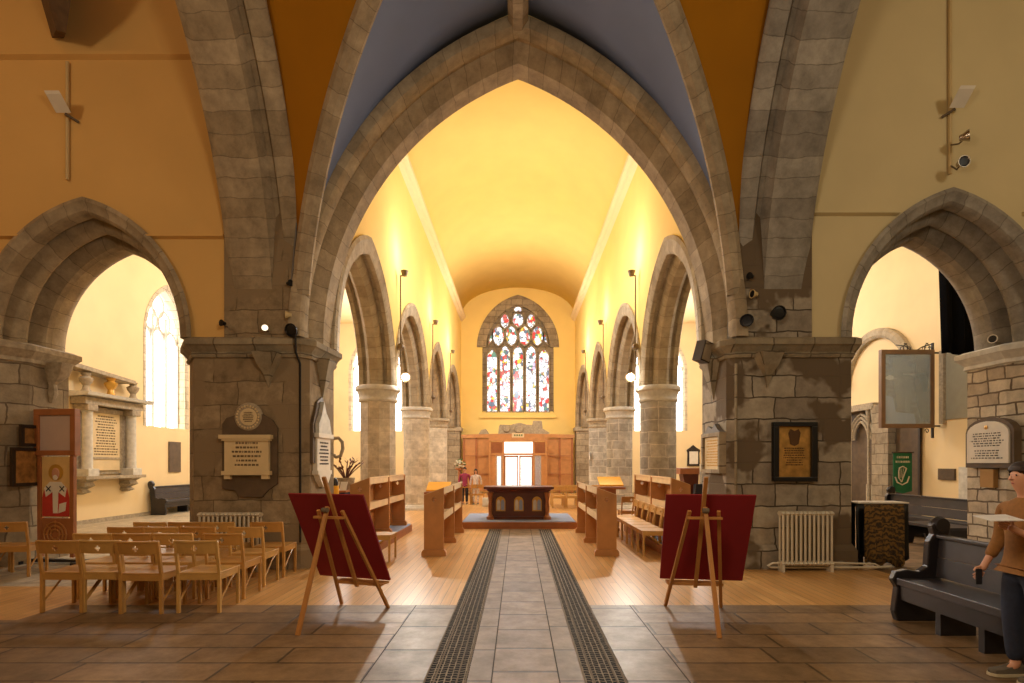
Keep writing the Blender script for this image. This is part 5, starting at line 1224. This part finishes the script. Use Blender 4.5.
# ================================================================== PEOPLE
def skin_mesh(name,verts,edges,radii,mat,parent,rootv=0,levels=2):
    me=bpy.data.meshes.new(name); bm=bmesh.new(); sk=bm.verts.layers.skin.verify()
    bv=[bm.verts.new(v) for v in verts]
    for i,v in enumerate(bv):
        r_=radii[i]; v[sk].radius=(r_,r_) if not isinstance(r_,tuple) else r_; v[sk].use_root=(i==rootv)
    for a,b in edges: bm.edges.new((bv[a],bv[b]))
    bm.to_mesh(me); bm.free()
    o=bpy.data.objects.new(name+'_t',me); COL.objects.link(o)
    m=o.modifiers.new('k','SKIN'); m.use_smooth_shade=True
    m=o.modifiers.new('u','SUBSURF'); m.levels=levels; m.render_levels=levels
    dg=bpy.context.evaluated_depsgraph_get(); dg.update()
    nm=bpy.data.meshes.new_from_object(o.evaluated_get(dg)); bpy.data.objects.remove(o)
    nm.name=name
    for p in nm.polygons: p.use_smooth=True
    nm.materials.clear(); nm.materials.append(mat)
    ob=bpy.data.objects.new(name,nm); COL.objects.link(ob); ob.parent=parent
    return ob
def chain(spec):
    """list of chains; each chain list of (point, radius) ; first item may be an int index to attach to"""
    V=[];E=[];R=[]
    for ch in spec:
        prev=None
        for it in ch:
            if isinstance(it,int): prev=it; continue
            V.append(Vector(it[0])); R.append(it[1]); i=len(V)-1
            if prev is not None: E.append((prev,i))
            prev=i
    return V,E,R
def head_mesh(parent,c,s,facing,mat_skin,mat_hair,tilt=0,long=False):
    """head facing local -x, c = centre, s = head height"""
    pass
def person(loc,h,rz,label,top,leg,hairm,shoe,pose,group=None,sleeves=True,skirt=False,longhair=False,extra=None):
    """local: facing +x, feet on z=0; built for height 1.7 then scaled"""
    r=root('person',loc,label,'person',group,rz); k=h/1.7
    P=pose; S=lambda v:(v[0]*k,v[1]*k,v[2]*k)
    def sc(spec): return [[it if isinstance(it,int) else (S(it[0]),it[1]*k) for it in ch] for ch in spec]
    hx,hz=P.get('head',(.02,1.58)); L=P['legs']; A=P['arms']
    # body : one continuous skin (torso, neck, head, arms with hands, legs)
    spec=[[((0,0,.93),.08),((0,0,1.1),.075),((0,0,1.28),.08),((0,0,1.4),.06),((.0,0,1.46),.05),((hx*.6,0,1.50),.05),((hx,0,1.56),.072),((hx+.005,0,1.62),.082),((hx-.005,0,1.67),.062)]]
    for s_,lg in ((-1,L[0]),(1,L[1])):
        hip,kn,an,toe=lg; spec.append([0,((hip[0],s_*.09,.88),.05),((kn[0],s_*.09,kn[1]),.045),((an[0],s_*.09,an[1]),.038),((toe[0],s_*.1,toe[1]),.03)])
    for s_,ar in ((-1,A[0]),(1,A[1])):
        el,wr_,hd=ar; spec.append([3,((0,s_*.15,1.37),.035),(el,.038),(wr_,.026),(hd,.028)])
    V,E,R=chain(sc(spec)); b=skin_mesh('body',V,E,R,M['skin'],r,2)
    # fingers as parts of the hands
    for s_,ar in ((-1,A[0]),(1,A[1])):
        el,wr_,hd=ar; hv=Vector(S(hd)); d=(Vector(hd)-Vector(wr_)).normalized(); side=Vector((1,0,0)) if abs(d.x)<.7 else Vector((0,0,1)); side=(side-d*side.dot(d)).normalized(); nrm=d.cross(side)
        m=MB()
        for q_,ln in ((-1.5,.06),(-.5,.075),(.5,.07),(1.5,.055)):
            p0=hv+side*q_*.017*k; p1=p0+(d*ln*.6)*k; p2=p1+(d*.6+nrm*.5*-s_).normalized()*ln*.6*k; m.tube([p0,p1,p2],[.0095*k,.009*k,.007*k],7)
        p0=hv-d*.03*k+side*.02*k; m.tube([p0,p0+(side*.03+d*.03)*k,p0+(side*.035+d*.06)*k],[.011*k,.01*k,.008*k],7)
        m.build('fingers',M['skin'],b,smooth=True)
    # face
    c=Vector(S((hx+.005,0,1.615)))
    m=MB(); m.rings([[c+Vector(v)*k for v in ((.074,-.012,-.02),(.074,.012,-.02),(.07,.0,-.03))],[c+Vector(v)*k for v in ((.104,-.008,-.022),(.104,.008,-.022),(.098,0,-.032))],[c+Vector(v)*k for v in ((.082,-.005,.015),(.082,.005,.015),(.078,0,.01))]]); m.build('nose',M['skin'],b,smooth=True)
    for s_ in (-1,1):
        MB().lathe([(0,-.006*k),(.008*k,0),(0,.006*k)],c+Vector((.07,s_*.03,.012))*k,8,axis='x').build('eye',M['dark'],b)
        MB().lathe([(0,-.01*k),(.022*k,0),(0,.01*k)],c+Vector((0,s_*.078,-.01))*k,8,axis='y').build('ear',M['skin'],b,smooth=True)
    MB().lathe([(0,-.005*k),(.016*k,0),(0,.005*k)],c+Vector((.072,0,-.052))*k,8,axis='x',T=Matrix.Diagonal((1,1,.4)).to_4x4()).build('mouth',M['lips'],b)
    # hair
    m=MB(); n=18; rows=[]
    for i in range(11):
        ph=PI*.62*i/10; row=[]
        for t in range(n):
            a=t*2*PI/n; rr=.097+.007*math.sin(5*a+i)
            dn=1.0
            x=rr*math.sin(ph)*math.cos(a); y=rr*.88*math.sin(ph)*math.sin(a); z=.1*math.cos(ph)*1.12
            if math.cos(a)>.2: z=max(z,.035+.0*x); x=min(x,.074)
            elif longhair and i>7: z-=.05*(i-7)
            row.append(c+Vector((x-.008,y,z+.012))*k)
        rows.append(row)
    m.rings(rows); m.build('hair',M[hairm],b,smooth=True)
    # clothing
    spec=[[((0,0,.9),.14),((0,0,.99),.14),((0,0,1.14),.135),((0,0,1.3),.14),((0,0,1.41),.1),((0,0,1.46),.06)]]
    for s_,ar in ((-1,A[0]),(1,A[1])):
        el,wr_,hd=ar; w_=Vector(el).lerp(Vector(wr_),.85); spec.append([3,((0,s_*.13,1.37),.07),((0,s_*.19,1.36),.066),(el,.056),(tuple(w_),.042)])
    V,E,R=chain(sc(spec)); skin_mesh('jumper',V,E,R,M[top],r,1)
    spec=[[((0,0,.97),.13),((0,0,.9),.125)]]
    for s_,lg in ((-1,L[0]),(1,L[1])):
        hip,kn,an,toe=lg; spec.append([1,((hip[0],s_*.095,.84),.1),((kn[0],s_*.095,kn[1]),.073),((an[0],s_*.095,an[1]+.02),.06)])
    V,E,R=chain(sc(spec)); skin_mesh('trousers',V,E,R,M[leg],r,0)
    for s_,lg in ((-1,L[0]),(1,L[1])):
        hip,kn,an,toe=lg; a=Vector(S((an[0]-.06,s_*.1,0))); L_=.27*k
        zb=(toe[1]-.03)*k
        rs=[]
        for t,w_,hh in ((0,.03,.05),(.06,.042,.095),(.25,.044,.10),(.45,.046,.075),(.7,.05,.05),(.92,.042,.04),(1,.015,.025)):
            x=a.x+t*L_; rs.append([(x,a.y-w_*k,zb+.02*k),(x,a.y+w_*k,zb+.02*k),(x,a.y+w_*.8*k,zb+(.02+hh*.7)*k),(x,a.y,zb+(.02+hh)*k),(x,a.y-w_*.8*k,zb+(.02+hh*.7)*k)])
        sh=MB().rings(rs).build('shoe',M[shoe],r,smooth=True)
        rs=[[(a.x+t*L_-.004*k,a.y-w_*k,zb),(a.x+t*L_-.004*k,a.y+w_*k,zb),(a.x+t*L_-.004*k,a.y+w_*k,zb+.024*k),(a.x+t*L_-.004*k,a.y-w_*k,zb+.024*k)] for t,w_ in ((-.02,.03),(.06,.046),(.45,.05),(.7,.054),(.92,.046),(1.04,.018))]
        MB().rings(rs).build('sole',M['sole'],sh)
    return r
stand=lambda:{'legs':[((0,),(.01,.5),(0,.09),(.12,.035)),((0,),(.01,.5),(0,.09),(.12,.035))],'arms':[((-.02,-.25,1.12),(.05,-.27,.9),(.08,-.27,.83)),((-.02,.25,1.12),(.05,.27,.9),(.08,.27,.83))]}
# visitor at the right edge, facing left (-x): rotate by pi, so local -y side is away from the camera
ps={'head':(.035,1.57),'legs':[((0,),(.03,.5),(.0,.09),(.12,.035)),((0,),(.0,.5),(-.06,.09),(.06,.035))],
    'arms':[((-.02,-.25,1.1),(.1,-.25,.9),(.145,-.25,.82)),((.02,.25,1.1),(.24,.2,1.2),(.31,.18,1.24))]}
person((3.74,3.97,0),1.58,PI,'person in mustard jumper and dark jeans standing at right edge, holding a paper','jumper','jeans','hair','shoe',ps)
tag(MB().rings([[(3.28,3.74,1.195),(3.3,3.92,1.215),(3.3,3.92,1.22),(3.28,3.74,1.2)],[(3.5,3.72,1.2),(3.52,3.9,1.225),(3.52,3.9,1.23),(3.5,3.72,1.205)]]).build('paper_sheet',M['paper']),'white sheet of paper held up by the person at right edge','paper')
r=root('mobile_phone',(3.6,4.18,.66),'small dark phone held low in the hand of the person at right edge','phone')
MB().box(3.545,3.59,4.175,4.187,.66,.78).build('phone_body',M['black'],r,world=True,bevel=.004)
MB().box(3.548,3.587,4.172,4.175,.67,.77).build('screen',M['dark'],r,world=True)
person((-2.05,20.8,0),1.42,-PI/2,'small person in magenta top and dark trousers beside the far left column','magenta','dark','hair','shoe',stand(),'two small figures by the far left column')
person((-1.62,20.75,0),1.36,-PI/2,'small person in pale patterned clothes right of the magenta one','patterned','patterned','hair','shoe',stand(),'two small figures by the far left column',longhair=True)
# ------------------------------------------------------------------ light
w=bpy.data.worlds.new('world'); scn.world=w; w.use_nodes=True
w.node_tree.nodes['Background'].inputs[0].default_value=(1,.95,.88,1); w.node_tree.nodes['Background'].inputs[1].default_value=.3
def lamp(kind,loc,power,color=(1,1,1),size=.1,target=None,spot=None,sy=None,blend=.4):
    d=bpy.data.lights.new('lamp_and_fill_light',kind); d.energy=power; d.color=color
    if kind=='AREA':
        d.size=size
        if sy: d.shape='RECTANGLE'; d.size_y=sy
    elif kind!='SUN': d.shadow_soft_size=size
    if kind=='SPOT': d.spot_size=spot; d.spot_blend=blend
    o=bpy.data.objects.new('lamp_and_fill_light',d); COL.objects.link(o); o.location=loc
    if target is not None: o.rotation_euler=(Vector(target)-Vector(loc)).to_track_quat('-Z','Y').to_euler()
    return o
WARM=(1,.9,.72); NEU=(.93,.96,1)
# nave spotlights aimed to the crossing, uplights, and added aisle and nave fill
for sx in (-1,1):
    lamp('SPOT',(sx*2.72,13.7,3.78),560,(1,.95,.86),.07,(sx*-.2,5,0),math.radians(105),blend=.6)
    for y in (13.8,19.0,24.0):
        lamp('POINT',(sx*2.45,y,6.95),50,WARM,.12)
    for y in (13,19,25): lamp('POINT',(sx*7.6,y,6.5),420 if y>13 else (330 if sx<0 else 240),NEU,.5)  # added aisle fill, no fixture there
lamp('POINT',(0,15,6.8),370,NEU,.5); lamp('POINT',(0,23,6.8),430,NEU,.5)  # added daylight-toned fill in mid nave, no fixture there
# added fill lights for the transepts and crossing, out of view
lamp('POINT',(-8,2,7),230,(1,.82,.58),.5)
lamp('POINT',(8,2,7),250,(1,.88,.7),.5)
lamp('POINT',(0,2.0,4.2),330,(1,.82,.6),.5)
scn.view_settings.view_transform='Standard'; scn.view_settings.look='None'; scn.view_settings.gamma=1; scn.view_settings.use_curve_mapping=False
scn.view_settings.exposure=0
